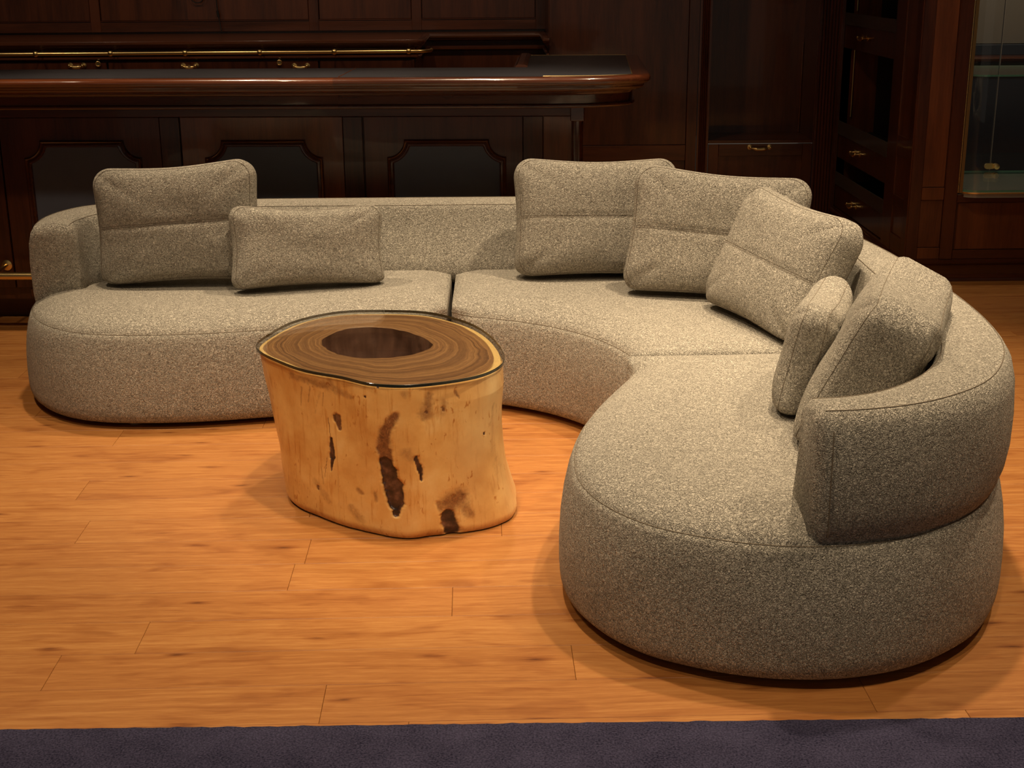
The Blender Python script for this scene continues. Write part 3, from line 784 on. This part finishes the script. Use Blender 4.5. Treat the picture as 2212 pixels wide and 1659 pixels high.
# body
bpart(bx('carcass', BX0, .35, 6.02, 6.21, .10, .99, MAHO, bar, 0))
bpart(bx('return_side', .20, .35, 6.21, 7.0, .10, .99, MAHO, bar, 0))
bpart(bx('plinth', BX0, .33, 6.10, 6.19, 0, .10, MAHO_H, bar, 0))
bpart(bx('top_rail', BX0, .33, 5.992, 6.02, .922, .978, MAHO_H, bar, .002))
for k in range(4):
    x1 = -.59 - .808*(k-1)
    if k == 0: xa, xb = -.587, .195
    else: xa, xb = x1-.808+.003, x1-.003
    bpart(bx('stile', xb-.085, xb, 5.996, 6.02, .155, .92, MAHO, bar, .002))
    bpart(bx('panel', xa, xb-.087, 6.0, 6.02, .155, .92, MAHO_R if k in (1, 3) else MAHO, bar, .002))
    # scalloped frame and leather insert
    c = (-.226 - .806*k)
    hw, hs, zt, zs, zb = .262, .186, .822, .744, .28
    def notch(o=0.0):
        L = []
        def arc(cx, cz, a0, a1, r):
            return [(cx+r*math.cos(a0+(a1-a0)*i/10), cz+r*math.sin(a0+(a1-a0)*i/10)) for i in range(11)]
        r = hw-hs+o
        zlo = .28; zls = zlo+(zt-zs)
        W_, Zt, Zb = hw-o, zt-o, zlo+o
        pts = []
        # concave quarter circles centred on the outer corners
        pts += arc(c+hw, zt, math.pi, 1.5*math.pi, r)
        pts += arc(c+hw, zlo, .5*math.pi, math.pi, r)
        pts += arc(c-hw, zlo, 0, .5*math.pi, r)
        pts += arc(c-hw, zt, 1.5*math.pi, 2*math.pi, r)
        # clip the arcs at the frame lines
        return [(min(max(x, c-W_), c+W_), min(max(z, Zb), Zt)) for x, z in pts]
    rings = [(0, 6.000), (.001, 5.988), (.006, 5.983), (.011, 5.987), (.013, 5.989), (.017, 5.984), (.024, 5.983), (.030, 5.990), (.031, 6.0)]
    V = []; F = []
    for o_, y_ in rings: V += [(x, y_, z) for x, z in notch(o_)]
    n = len(notch())
    for a in range(len(rings)-1):
        for i in range(n): F.append((a*n+i, a*n+(i+1) % n, (a+1)*n+(i+1) % n, (a+1)*n+i))
    bpart(pyobj('panel_frame', V, F, TRIM, bar, True, 50))
    lp = notch(.028); n = len(lp)
    V = [(x, 5.996, z) for x, z in lp]+[(x, 6.001, z) for x, z in lp]
    F = [tuple(range(n)), tuple(range(n, 2*n))]+[(i, (i+1) % n, n+(i+1) % n, n+i) for i in range(n)]
    bpart(pyobj('leather_panel', V, F, LEATHER_P, bar, False))
    bpart(bx('lower_panel', xa+.06, xb-.12, 5.999, 6.02, .112, .150, MAHO, bar, .002))
bpart(bx('end_panel', .198, .325, 6.0, 6.02, .155, .92, MAHO_R, bar, .002))
v, f = tube([(.345, 6.0, .10), (.345, 6.0, .90), (.345, 6.0, .985)], .026, 14)
bpart(pyobj('corner_post', v, f, TRIM, bar))
bpart(bx('post_cap', .315, .375, 5.972, 6.03, .90, .984, TRIM, bar, .003))
# brass foot rail
v, f = tube([(BX0, 5.80, .255), (.30, 5.80, .255)], .0175, 14); bpart(pyobj('foot_rail', v, f, BRASS, bar))
for xx in (-2.99, -2.235, -1.42, -.60, .2):
    a = tube([(xx, 5.80, .255), (xx, 5.985, .262)], .009, 8)
    b = tube([(xx, 5.999, .262), (xx, 5.990, .262), (xx, 5.986, .262)], [.024, .024, .012], 16)
    bpart(pyobj('rail_bracket', *join(a, b), BRASS, bar))

# ------------------------------------------------------------------ sofa
sofa = thing('curved_sofa', 'large curved modular sofa in beige bouclé with low wraparound back', 'sofa', (-.2, 4.6, 0))
front_l = [(-.185, 4.735), (-.40, 4.655), (-.62, 4.595), (-.85, 4.545), (-1.05, 4.508), (-1.24, 4.498), (-1.37, 4.508), (-1.48, 4.540), (-1.58, 4.602), (-1.68, 4.710), (-1.76, 4.86), (-1.80, 5.02), (-1.805, 5.16), (-1.77, 5.30), (-1.69, 5.42), (-1.55, 5.51), (-1.30, 5.56), (-1.0, 5.575), (-.55, 5.575), (-.185, 5.575)]
front_m = [(.40, 4.085), (.385, 4.20), (.335, 4.335), (.262, 4.455), (.165, 4.560), (.06, 4.635), (-.06, 4.695), (-.179, 4.735)]
back_m = [(-.179, 5.575), (.05, 5.575), (.30, 5.565), (.60, 5.51), (.85, 5.38), (1.05, 5.19), (1.20, 4.92), (1.285, 4.63), (1.32, 4.35), (1.335, 4.12)]
front_r = [(.395, 4.073), (.355, 3.96), (.305, 3.84), (.248, 3.70), (.200, 3.56), (.165, 3.41), (.148, 3.25), (.152, 3.11), (.185, 2.985), (.245, 2.875), (.325, 2.790), (.425, 2.730), (.525, 2.690), (.64, 2.668), (.77, 2.672), (.91, 2.712), (1.03, 2.785), (1.13, 2.882), (1.215, 3.02), (1.285, 3.20), (1.325, 3.42), (1.342, 3.68), (1.342, 3.95), (1.336, 4.108)]

PROF = [(.13, .020), (.07, .014), (.038, .016), (.020, .022), (.008, .034), (.002, .052), (.0, .080), (.0, .13), (.003, .19), (.010, .245), (.020, .292), (.029, .320), (.034, .331), (.0395, .3355), (.042, .341), (.050, .353)]
def top_z(d): 
    t = min(1, max(0, (d-.050)/.16)); return .353 + .043*(1-(1-t)**2.2)
def seat(loop, corners, seams, name='seat_module'):
    loop = round_corners(loop, corners, .030)
    loop = ccw(loop)
    n = len(loop)
    # normals
    nor = []
    for i in range(n):
        a, b = loop[i-2], loop[(i+2) % n]
        d = norm2((b[0]-a[0], b[1]-a[1])); nor.append((-d[1], d[0]))     # inward for ccw
    def sw(p):
        w = 0
        for a, b in seams:
            A, B = Vector(a), Vector(b); P_ = Vector(p[:2])
            t = max(0, min(1, (P_-A).dot(B-A)/(B-A).length_squared))
            w = max(w, 1-min(1, max(0, ((P_-(A+(B-A)*t)).length-.008)/.07)))
        return w*w*(3-2*w)
    SW = [sw(p) for p in loop]
    V = []; F = []
    def ring(off, z): return [(p[0]+q[0]*off*(1-.86*w), p[1]+q[1]*off*(1-.86*w), z + (.026*w*max(0, min(1, (z-.30)/.05)))) for p, q, w in zip(loop, nor, SW)]
    for off, z in PROF:
        V += ring(off, z)
    for a in range(len(PROF)-1):
        for i in range(n): F.append((a*n+i, a*n+(i+1) % n, (a+1)*n+(i+1) % n, (a+1)*n+i))
    F.append(tuple(range(n)))
    last = ring(PROF[-1][0], 0); L2 = [Vector(p[:2]) for p in last]
    xs = [p.x for p in L2]; ys = [p.y for p in L2]
    def inside(p):
        c = False; j = n-1
        for i in range(n):
            a, b = L2[i], L2[j]
            if (a.y > p.y) != (b.y > p.y) and p.x < (b.x-a.x)*(p.y-a.y)/(b.y-a.y)+a.x: c = not c
            j = i
        return c
    def dist(p):
        best = (9, 0)
        for i in range(n):
            a, b = L2[i], L2[(i+1) % n]
            q = (p-(a+(b-a)*max(0, min(1, (p-a).dot(b-a)/max(1e-12, (b-a).length_squared))))).length
            if q < best[0]: best = (q, SW[i])
        return best
    pts = []; st = .035
    y = min(ys); row = 0
    while y < max(ys):
        x = min(xs) + (st/2 if row % 2 else 0)
        while x < max(xs):
            p = Vector((x, y))
            if inside(p):
                d = dist(p)[0]
                if d > .018: pts.append((p, d))
            x += st
        y += st*.87; row += 1
    allp = L2 + [p for p, d in pts]
    res = geometry.delaunay_2d_cdt(allp, [(i, (i+1) % n) for i in range(n)], [], 1, 1e-6)
    base = (len(PROF)-1)*n; ids = []
    for k, p in enumerate(res[0]):
        o = res[3][k]
        if o and o[0] < n: ids.append(base+o[0])
        else:
            d, w = dist(p); z1 = top_z(d+.050); z2 = .379+.018*(1-(1-min(1, d/.12))**2)
            ids.append(len(V)); V.append((p.x, p.y, z1*(1-w)+z2*w))
    for fc in res[2]: F.append(tuple(ids[i] for i in fc))
    o = pyobj(name, V, F, BOUCLE, sofa, True, 180)
    sp = ring(.0395, .3355)
    return o, sp
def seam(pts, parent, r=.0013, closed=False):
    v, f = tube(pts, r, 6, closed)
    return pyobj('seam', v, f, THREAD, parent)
fl = catmull(front_l, .025)
loopL = fl + [(-.185, 5.30), (-.185, 5.0)]
oL, sL = seat(loopL, [0, len(fl)-1], [((-.185, 4.735), (-.185, 5.575))])
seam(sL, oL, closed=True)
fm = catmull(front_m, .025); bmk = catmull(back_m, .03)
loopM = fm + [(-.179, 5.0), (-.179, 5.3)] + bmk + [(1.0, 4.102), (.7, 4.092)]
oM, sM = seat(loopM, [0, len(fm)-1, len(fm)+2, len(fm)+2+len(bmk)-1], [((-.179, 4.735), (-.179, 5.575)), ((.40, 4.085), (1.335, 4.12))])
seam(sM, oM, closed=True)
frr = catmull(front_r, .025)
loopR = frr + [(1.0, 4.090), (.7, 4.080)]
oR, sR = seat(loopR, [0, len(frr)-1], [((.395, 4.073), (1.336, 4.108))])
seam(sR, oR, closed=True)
for (x, y), par in (((-1.30, 4.585), oL), ((-.4, 4.78), oL), ((-1.55, 5.35), oL), ((.2, 4.70), oM), ((1.0, 4.9), oM), ((.36, 2.90), oR), ((.95, 2.86), oR), ((1.2, 3.9), oR)):
    v, f = tube([(x, y, 0), (x, y, .003), (x, y, .045)], [.020, .022, .022], 14)
    pyobj('foot', v, f, FOOTM, par)

# backrest: lofted section along the outer line
outer = [(-1.745, 4.955), (-1.762, 5.05), (-1.765, 5.16), (-1.742, 5.29), (-1.68, 5.41), (-1.55, 5.50), (-1.30, 5.552), (-1.0, 5.565), (-.5, 5.567), (0, 5.565), (.30, 5.557), (.60, 5.503), (.845, 5.374), (1.045, 5.185), (1.193, 4.917), (1.278, 4.63)]
outer_r = [(1.281, 4.61), (1.312, 4.35), (1.328, 4.10), (1.335, 3.90), (1.336, 3.68), (1.320, 3.43), (1.280, 3.21), (1.210, 3.03), (1.125, 2.895), (1.025, 2.80), (.905, 2.728), (.77, 2.690), (.665, 2.682)]
def backrest(path, tb0, tb1, tt0, tt1, grow0, grow1, zt=.645, tuck=1.0):
    P = resample(catmull(path, .01), .02); n = len(P)
    tot = sum(math.dist(a, b) for a, b in zip(P, P[1:])); s = 0
    V = []; F = []; seam_o = []; seam_i = []
    for i, p in enumerate(P):
        if i: s += math.dist(P[i-1], p)
        a, b = P[max(0, i-1)], P[min(n-1, i+1)]
        d = norm2((b[0]-a[0], b[1]-a[1])); inn = (d[1], -d[0])     # inward is to the right of travel
        g0 = min(1, s/grow0) if grow0 else 1; g1 = min(1, (tot-s)/grow1) if grow1 else 1
        g = (lambda x: x*x*(3-2*x))(min(g0, g1))
        tb = tb0+(tb1-tb0)*g; tt = tt0+(tt1-tt0)*g
        sec = [(.08, .318), (.016+.032*tuck, .321), (.006+.026*tuck, .331), (.001+.018*tuck, .350), (.008*tuck, .385), (.002, .43), (.001, .50), (.006, .575), (.016, .615), (.030, .637), (.037, .6415), (.044, .642), (.060, zt), (tt*.6, zt+.002), (tt-.035, zt-.004), (tt-.018, zt-.010), (tt-.012, zt-.014), (tt-.004, zt-.028), (tt+.004, zt-.055), (tt+(tb-tt)*.3, .53), (tt+(tb-tt)*.75, .44), (tb, .385), (tb-.01, .35), (tb-.05, .33)]
        e = min(s, tot-s); r = .024
        sh = 0 if e >= r else r-math.sqrt(max(0, r*r-(r-e)**2))
        cx, cz = tt/2+.02, .48
        sec2 = []
        for u, z in sec:
            du, dz = cx-u, cz-z; L = math.hypot(du, dz) or 1
            sec2.append((u+du/L*sh, z+dz/L*sh))
        for u, z in sec2: V.append((p[0]+inn[0]*u, p[1]+inn[1]*u, z))
        u, z = sec2[10]; seam_o.append((p[0]+inn[0]*u, p[1]+inn[1]*u, z+.0005))
        u, z = sec2[15]; seam_i.append((p[0]+inn[0]*u, p[1]+inn[1]*u, z+.0005))
    k = len(sec)
    for i in range(n-1):
        for q in range(k): F.append((i*k+q, (i+1)*k+q, (i+1)*k+(q+1) % k, i*k+(q+1) % k))
    F.append(tuple(range(k))); F.append(tuple((n-1)*k+q for q in range(k)))
    o = pyobj('backrest', V, F, BOUCLE, sofa, True, 60)
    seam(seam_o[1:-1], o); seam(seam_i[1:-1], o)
    return o
b1 = backrest(outer, .195, .310, .172, .205, .35, 1.15, tuck=.3)
b2 = backrest(outer_r, .195, .265, .160, .200, .7, .60)
# upright seam on the outer side of the near arm end
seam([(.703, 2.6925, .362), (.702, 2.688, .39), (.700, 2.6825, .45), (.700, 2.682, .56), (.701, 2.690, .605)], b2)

# ------------------------------------------------------------------ cushions
from mathutils.bvhtree import BVHTree
CONTACT = []
def contact_add(o, M=None):
    M = M or Matrix.Identity(4)
    CONTACT.append(BVHTree.FromPolygons([M @ v.co for v in o.data.vertices], [tuple(p.vertices) for p in o.data.polygons]))
def clear_of(q, gap=.011):
    for _ in range(5):
        for t in CONTACT:
            l, n, i_, d = t.find_nearest(q)
            if l is not None and d < .13 and (q-l).dot(n) < gap: q = l + n*gap
    return q
def cushion(name, label, c, yaw, lean, roll, W_, H_, T_, stitch=True, rc=.075, sag=.016, puff=.55, seed=0, r=.046):
    root = thing(name, label, 'cushion', c, 'boucle cushions on the curved sofa')
    root.rotation_euler = (Matrix.Rotation(R(yaw), 3, 'Z') @ Matrix.Rotation(R(lean), 3, 'X') @ Matrix.Rotation(R(roll), 3, 'Y')).to_euler()
    N = 44; hw, hh = W_/2, H_/2
    def outline(u, v):
        """square direction -> rounded rectangle, sides drawn in a little"""
        s = max(abs(u), abs(v))
        if s < 1e-6: return (0, 0), 0
        bu, bv = u/s*hw, v/s*hh
        qx, qz = max(-(hw-rc), min(hw-rc, bu)), max(-(hh-rc), min(hh-rc, bv))
        dx, dz = bu-qx, bv-qz; L = math.hypot(dx, dz)
        if L > 1e-9: bu, bv = qx+dx/L*rc, qz+dz/L*rc
        # sides bow inwards between the corners
        bv -= math.copysign(sag*(1-(bu/hw)**2)**2, bv)*(abs(v) >= abs(u)-.15)
        bu -= math.copysign(sag*.8*(1-(bv/hh)**2)**2, bu)*(abs(u) >= abs(v)-.15)
        return (bu*s, bv*s), s
    te = T_*puff                    # thickness at the border band
    gr = [-1+2*i/N for i in range(N+1)]
    # denser near the rim and the stitch line
    gr = [math.copysign(1-(1-abs(g))**1.35, g) for g in gr]
    V = []; F = []; idx = {}
    def depth(u, v, s):
        crown = (T_-te)/2*((1-u**4)*(1-v**4))**.8
        m = min(W_, H_)/2*(1-s)
        edge = 0 if m >= r else r-math.sqrt(max(0, r*r-(r-m)**2))
        z = te/2 - edge*.7 + crown
        if stitch: z -= .0055*math.exp(-(v/.045)**2)*(1-u**6)
        z += .006*noise.noise(Vector((u*1.7+seed, v*1.7, seed*3.1)))*(1-s**4)
        return z
    for side in (-1, 1):
        for j, v in enumerate(gr):
            for i, u in enumerate(gr):
                (x, z), s = outline(u, v)
                idx[(side, i, j)] = len(V); V.append((x, side*depth(u, v, s), z))
        for j in range(N):
            for i in range(N):
                q = [idx[(side, i, j)], idx[(side, i+1, j)], idx[(side, i+1, j+1)], idx[(side, i, j+1)]]
                F.append(tuple(q if side < 0 else q[::-1]))
    rim = [(i, 0) for i in range(N)]+[(N, j) for j in range(N)]+[(i, N) for i in range(N, 0, -1)]+[(0, j) for j in range(N, 0, -1)]
    m = len(rim)
    for k in range(m):
        a, b = rim[k], rim[(k+1) % m]
        F.append((idx[(-1, *a)], idx[(1, *a)], idx[(1, *b)], idx[(-1, *b)]))
    # band bulge: one loop between front and back
    M_ = Matrix.Translation(c) @ root.rotation_euler.to_matrix().to_4x4(); Mi = M_.inverted()
    for i_, p in enumerate(V):
        q = M_ @ Vector(p)
        if q.z < .425:
            # the soft underside flattens against the seat
            q.z = .3975 + .0275*max(0, (q.z-.355)/.07)**1.6
        q = clear_of(q); q.z = max(q.z, .3975)
        V[i_] = tuple(Mi @ q)
    def settle(pts):
        o_ = []
        for p in pts:
            q = M_ @ Vector(p)
            if q.z < .425: q.z = .3975 + .0275*max(0, (q.z-.355)/.07)**1.6
            o_.append(tuple(Mi @ clear_of(q)))
        return o_
    bm = bmesh.new(); vs = [bm.verts.new(p) for p in V]
    for q in F: bm.faces.new([vs[i] for i in q])
    bmesh.ops.recalc_face_normals(bm, faces=bm.faces)
    me = bpy.data.meshes.new('cover'); bm.to_mesh(me); bm.free()
    o = finish('cover', me, BOUCLE, None, True, 180); o.parent = root
    # piping seams on both rims, double stitching across the front
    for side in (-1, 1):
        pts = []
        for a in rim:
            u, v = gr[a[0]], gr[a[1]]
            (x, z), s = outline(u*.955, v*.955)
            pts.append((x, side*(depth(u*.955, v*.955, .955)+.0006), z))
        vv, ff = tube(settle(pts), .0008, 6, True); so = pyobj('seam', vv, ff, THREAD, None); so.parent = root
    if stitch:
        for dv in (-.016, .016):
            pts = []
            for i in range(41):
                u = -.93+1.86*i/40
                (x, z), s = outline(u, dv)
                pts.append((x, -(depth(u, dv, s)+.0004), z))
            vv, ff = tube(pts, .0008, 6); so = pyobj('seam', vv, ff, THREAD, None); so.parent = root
    contact_add(o, M_)
    return root
contact_add(b1); contact_add(b2)
cushion('cushion', 'large beige cushion farthest left, leaning beside the left sofa arm', (-1.209, 5.085, .622), -1.4, -13, -3.9, .62, .455, .185, True, .075, seed=1)
cushion('cushion', 'small rectangular beige lumbar cushion leaning against the large left cushion', (-.716, 5.00, .545), 16, -16, 2.5, .575, .315, .155, False, .05, seed=2)
cushion('cushion', 'large upright beige cushion in the middle of the sofa back, partly overlapped', (.373, 5.17, .612), 2.5, -18, .8, .635, .465, .185, True, .075, seed=3)
cushion('cushion', 'large beige cushion at the curved corner, overlapping the upright one beside it', (.785, 4.825, .607), -13, -18, 4, .64, .47, .185, True, .075, seed=4)
cushion('cushion', 'large beige cushion leaning askew on the right side of the sofa corner', (.93, 4.40, .588), -68, -24, 4, .61, .45, .185, True, .075, seed=5)
cushion('cushion', 'small beige lumbar cushion tucked in behind the nearest large cushion', (.868, 3.61, .535), -110, -12, -2, .52, .33, .145, False, .06, seed=6)
cushion('cushion', 'large beige cushion nearest the camera, propped inside the right armrest', (.972, 3.37, .565), -111, -26, 0, .60, .45, .235, False, .075, puff=.66, r=.032, seed=7)

# ------------------------------------------------------------------ stump coffee table
table = thing('stump_coffee_table', 'hollow tree-stump coffee table with a clear glass top on the wood floor', 'coffee table', (-.35, 3.9, 0))
TOP = [(-.729, 3.948), (-.705, 4.075), (-.640, 4.235), (-.52, 4.335), (-.381, 4.345), (-.243, 4.315), (-.118, 4.19), (-.043, 4.035), (.000, 3.865), (.000, 3.724), (-.053, 3.622), (-.154, 3.556), (-.266, 3.527), (-.355, 3.547), (-.439, 3.613), (-.551, 3.684), (-.646, 3.790), (-.705, 3.875)]
BOT = [(-.668, 3.95), (-.66, 4.07), (-.60, 4.22), (-.50, 4.31), (-.375, 4.33), (-.23, 4.30), (-.09, 4.19), (.00, 4.05), (.045, 3.90), (.050, 3.78), (.040, 3.67), (-.02, 3.60), (-.10, 3.565), (-.18, 3.545), (-.268, 3.520), (-.40, 3.585), (-.53, 3.683), (-.635, 3.80)]
HOLE = [(-.547, 4.010), (-.530, 4.100), (-.486, 4.165), (-.413, 4.185), (-.338, 4.160), (-.26, 4.085), (-.205, 3.965), (-.240, 3.885), (-.300, 3.842), (-.380, 3.828), (-.45, 3.850), (-.512, 3.918)]
CT = Vector((-.365, 3.96))
def polar(loop, n):
    """radius as a function of angle about the table centre"""
    L = [Vector(p[:2])-CT for p in catmull(loop, .01, True)]
    A = sorted((math.atan2(p.y, p.x) % (2*math.pi), p.length) for p in L)
    out = []
    j = 0; m = len(A)
    for i in range(n):
        t = 2*math.pi*i/n
        while j < m and A[j][0] < t: j += 1
        a = A[j-1] if j > 0 else (A[-1][0]-2*math.pi, A[-1][1]); b = A[j] if j < m else (A[0][0]+2*math.pi, A[0][1])
        u = (t-a[0])/max(1e-9, b[0]-a[0]); out.append(a[1]+(b[1]-a[1])*u)
    return out
NA = 760
rT, rB, rH = polar(TOP, NA), polar(BOT, NA), polar(HOLE, NA)
HT = .452
# strokes on the stripped side: (x0,z0,x1,z1,r0,r1, stain, dark, depth)
STROKES = [
 (-.2875, .372, -.303, .352, .010, .013, .95, .15, .004), (-.303, .352, -.320, .318, .013, .017, .95, .2, .005),
 (-.320, .318, -.3245, .268, .018, .019, .95, .25, .006), (-.3245, .268, -.318, .226, .019, .018, .95, .35, .007),
 (-.322, .228, -.304, .170, .018, .027, 1, 1, .014), (-.304, .170, -.294, .110, .027, .023, 1, 1, .015), (-.294, .110, -.295, .078, .021, .008, 1, 1, .012),
 (-.463, .332, -.456, .300, .012, .005, .9, .55, .004), (-.485, .262, -.484, .205, .0055, .007, .9, .85, .006), (-.484, .205, -.489, .165, .006, .002, .9, .8, .004),
 (-.490, .325, -.486, .262, .0013, .0013, .8, .5, .001), (-.500, .200, -.510, .14, .0014, .0012, .7, .4, .001),
 (-.236, .246, -.226, .215, .006, .008, .9, .75, .005), (-.226, .215, -.222, .180, .008, .004, .9, .8, .005), (-.262, .262, -.245, .245, .018, .012, .42, 0, 0),
 (-.196, .428, -.206, .372, .010, .022, .62, .1, .002), (-.158, .40, -.160, .370, .010, .012, .45, 0, 0), (-.160, .384, -.158, .374, .004, .004, .8, .4, .002), (-.205, .378, -.203, .374, .005, .004, .9, .6, .003),
 (-.145, .098, -.120, .112, .030, .026, .78, .12, .003), (-.118, .108, -.092, .060, .022, .016, .6, .05, 0), (-.150, .060, -.140, .020, .022, .024, .9, .75, .008), (-.178, .100, -.170, .085, .010, .010, .7, .2, .003),
 (-.262, .433, -.250, .431, .013, .009, .42, .0, 0), (-.336, .452, -.335, .449, .0035, .003, .9, .9, .003), (-.373, .418, -.372, .416, .003, .003, .9, .9, .003),
 (-.047, .285, -.047, .281, .003, .003, .8, .7, .002), (-.533, .105, -.533, .098, .004, .004, .8, .5, .002),
 (-.404, .128, -.392, .122, .008, .006, .6, .1, .001), (-.356, .130, -.352, .112, .008, .006, .55, .1, .001), (-.51, .40, -.53, .33, .004, .003, .3, 0, 0), (-.52, .17, -.515, .12, .003, .003, .4, .1, 0),
 (-.60, .425, -.48, .425, .010, .017, .55, 0, 0), (-.48, .42, -.42, .405, .016, .010, .5, 0, 0), (-.57, .40, -.575, .34, .003, .002, .5, 0, 0), (-.54, .41, -.55, .36, .003, .002, .5, 0, 0), (-.50, .40, -.505, .36, .002, .002, .5, 0, 0), (-.545, .12, -.50, .075, .010, .012, .35, 0, 0), (-.43, .07, -.40, .04, .012, .014, .4, .05, 0),
 (-.125, .425, -.115, .405, .004, .003, .7, .3, .001), (-.02, .36, -.03, .30, .004, .003, .35, 0, 0), (-.03, .25, -.01, .16, .008, .012, .25, 0, 0)]
def seg_d(x, z, s):
    ax, az, bx_, bz, r0, r1 = s[:6]
    dx, dz = bx_-ax, bz-az; L = dx*dx+dz*dz
    t = max(0, min(1, ((x-ax)*dx+(z-az)*dz)/L)) if L > 0 else 0
    return math.hypot(x-ax-dx*t, z-az-dz*t), r0+(r1-r0)*t
NZ = 200
V = []; F = []; P = []
for j in range(NZ+1):
    w = j/NZ; z = .004 + (HT-.004)*w
    for i in range(NA):
        t = 2*math.pi*i/NA; ct, snt = math.cos(t), math.sin(t)
        e = w*w*(3-2*w)*.35 + w*.65
        # the foot flares late on the right hand side
        r = rB[i]*(1-e)+rT[i]*e
        if ct > .3: r -= .030*(ct-.3)/.7*math.sin(math.pi*min(1, w*1.15))
        if ct < -.3: r -= .006*math.sin(math.pi*w)
        p3 = Vector((ct*r*5, snt*r*5, z*4))
        r += .006*noise.noise(p3) + .002*noise.noise(p3*4)
        if z < .03: r -= .014*(1-z/.03)**2
        if z > HT-.008: r -= .004*((z-HT+.008)/.008)**2
        x, y = CT.x+ct*r, CT.y+snt*r
        st = dk = dp = 0
        if snt < .35:
            wx = .006*noise.noise(Vector((x*45, z*45, 1))) + .003*noise.noise(Vector((x*140, z*140, 2)))
            wz = .006*noise.noise(Vector((x*45, z*45, 7))) + .003*noise.noise(Vector((x*140, z*140, 9)))
            for s in STROKES:
                d, rr = seg_d(x, z, s)
                if d > rr*2.6+.02: continue
                q = min(1, rr/.010)
                d2, _ = seg_d(x+wx*q, z+wz*q, s)
                soft = rr*.30 if s[7] > .3 else rr*.75
                a = max(0, min(1, (rr+soft-d2)/(2*soft))) if soft > 0 else 0
                a = a*a*(3-2*a)
                st = max(st, a*s[6]); dk = max(dk, a*s[7]); dp = max(dp, a*s[8])
            halo = 0
        st = max(st, max(0, .30*(noise.noise(Vector((x*6, y*6, z*3+4)))-.25)))
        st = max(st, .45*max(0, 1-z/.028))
        wash = max(0, min(1, (x+.22)/.22))*(.35+.5*noise.noise(Vector((x*7, y*7, z*7))))
        V.append((CT.x+ct*(r-dp), CT.y+snt*(r-dp), z)); P.append((max(0, min(1, st)), max(0, min(1, dk)), max(0, min(1, wash)), 1))
for j in range(NZ):
    for i in range(NA): F.append((j*NA+i, j*NA+(i+1) % NA, (j+1)*NA+(i+1) % NA, (j+1)*NA+i))
trunk = pyobj('trunk', V, F, TRUNK, table, True, 180)
ca_ = trunk.data.color_attributes.new('pig', 'FLOAT_COLOR', 'POINT')
ca_.data.foreach_set('color', [c for p in P for c in p])
# top face with growth rings
NR = 26; V = []; F = []; P = []
for j in range(NR+1):
    w = j/NR
    for i in range(NA):
        t = 2*math.pi*i/NA
        rh = rH[i]+.004*noise.noise(Vector((math.cos(t)*6, math.sin(t)*6, 2)))
        ro = rT[i]+.006*noise.noise(Vector((math.cos(t)*rT[i]*5, math.sin(t)*rT[i]*5, HT*4)))-.004
        r = rh+(ro-rh)*w
        z = HT - (.003*(1-w/.08)**2 if w < .08 else 0)
        V.append((CT.x+math.cos(t)*r, CT.y+math.sin(t)*r, z))
        rimw = .009+.007*noise.noise(Vector((math.cos(t)*2.5, math.sin(t)*2.5, 5)))+.012*max(0, math.cos(t+.25))**2
        q = (ro-r)
        ww = w*.9; f_ = max(0, min(1, (rimw+.003-q)/.006)); ww = ww*(1-f_)+.97*f_
        P.append((ww, 0, 0, 1))
for j in range(NR):
    for i in range(NA): F.append((j*NA+i, j*NA+(i+1) % NA, (j+1)*NA+(i+1) % NA, (j+1)*NA+i))
tp = pyobj('cut_top', V, F, ENDGRAIN, table, True, 180)
ca_ = tp.data.color_attributes.new('pig', 'FLOAT_COLOR', 'POINT'); ca_.data.foreach_set('color', [c for p in P for c in p])
# hollow
V = []; F = []; M = 120; D = 24
for j in range(D+1):
    w = j/D; z = HT-.003 - .34*w
    for i in range(M):
        t = 2*math.pi*i/M; rr = rH[int(i*NA/M)]
        if j == 0: r = rr+.004*noise.noise(Vector((math.cos(t)*6, math.sin(t)*6, 2)))
        else: r = rr*(1.0-.25*w) + .016*noise.noise(Vector((math.cos(t)*3, math.sin(t)*3, z*9))) + .006*noise.noise(Vector((math.cos(t)*11, math.sin(t)*11, z*25)))
        V.append((CT.x+math.cos(t)*r, CT.y+math.sin(t)*r, z))
for j in range(D):
    for i in range(M): F.append((j*M+i, j*M+(i+1) % M, (j+1)*M+(i+1) % M, (j+1)*M+i))
F.append(tuple(D*M+i for i in range(M)))
pyobj('hollow', V, F, HOLLOW, table, True, 180)
# glass top, cut to the outline
gl_loop = []
for i in range(0, NA, 2):
    t = 2*math.pi*i/NA; r = rT[i]+.007+.011*max(0, math.sin(t))**.7
    gl_loop.append((CT.x+math.cos(t)*r, CT.y+math.sin(t)*r))
n = len(gl_loop)
rings = [(0, HT+.001), (0.0, HT+.0085), (.001, HT+.0095)]
V = []
for o_, z in rings:
    V += [(x+(CT.x-x)*o_*3, y+(CT.y-y)*o_*3, z) for x, y in gl_loop]
F = []
for a in range(2):
    for i in range(n): F.append((a*n+i, a*n+(i+1) % n, (a+1)*n+(i+1) % n, (a+1)*n+i))
F.append(tuple(range(n))); F.append(tuple(2*n+i for i in range(n)))
gt = pyobj('glass_top', V, F, [GLASS, TABLE_EDGE], table, False)
for p in gt.data.polygons:
    if abs(p.normal.z) < .95: p.material_index = 1
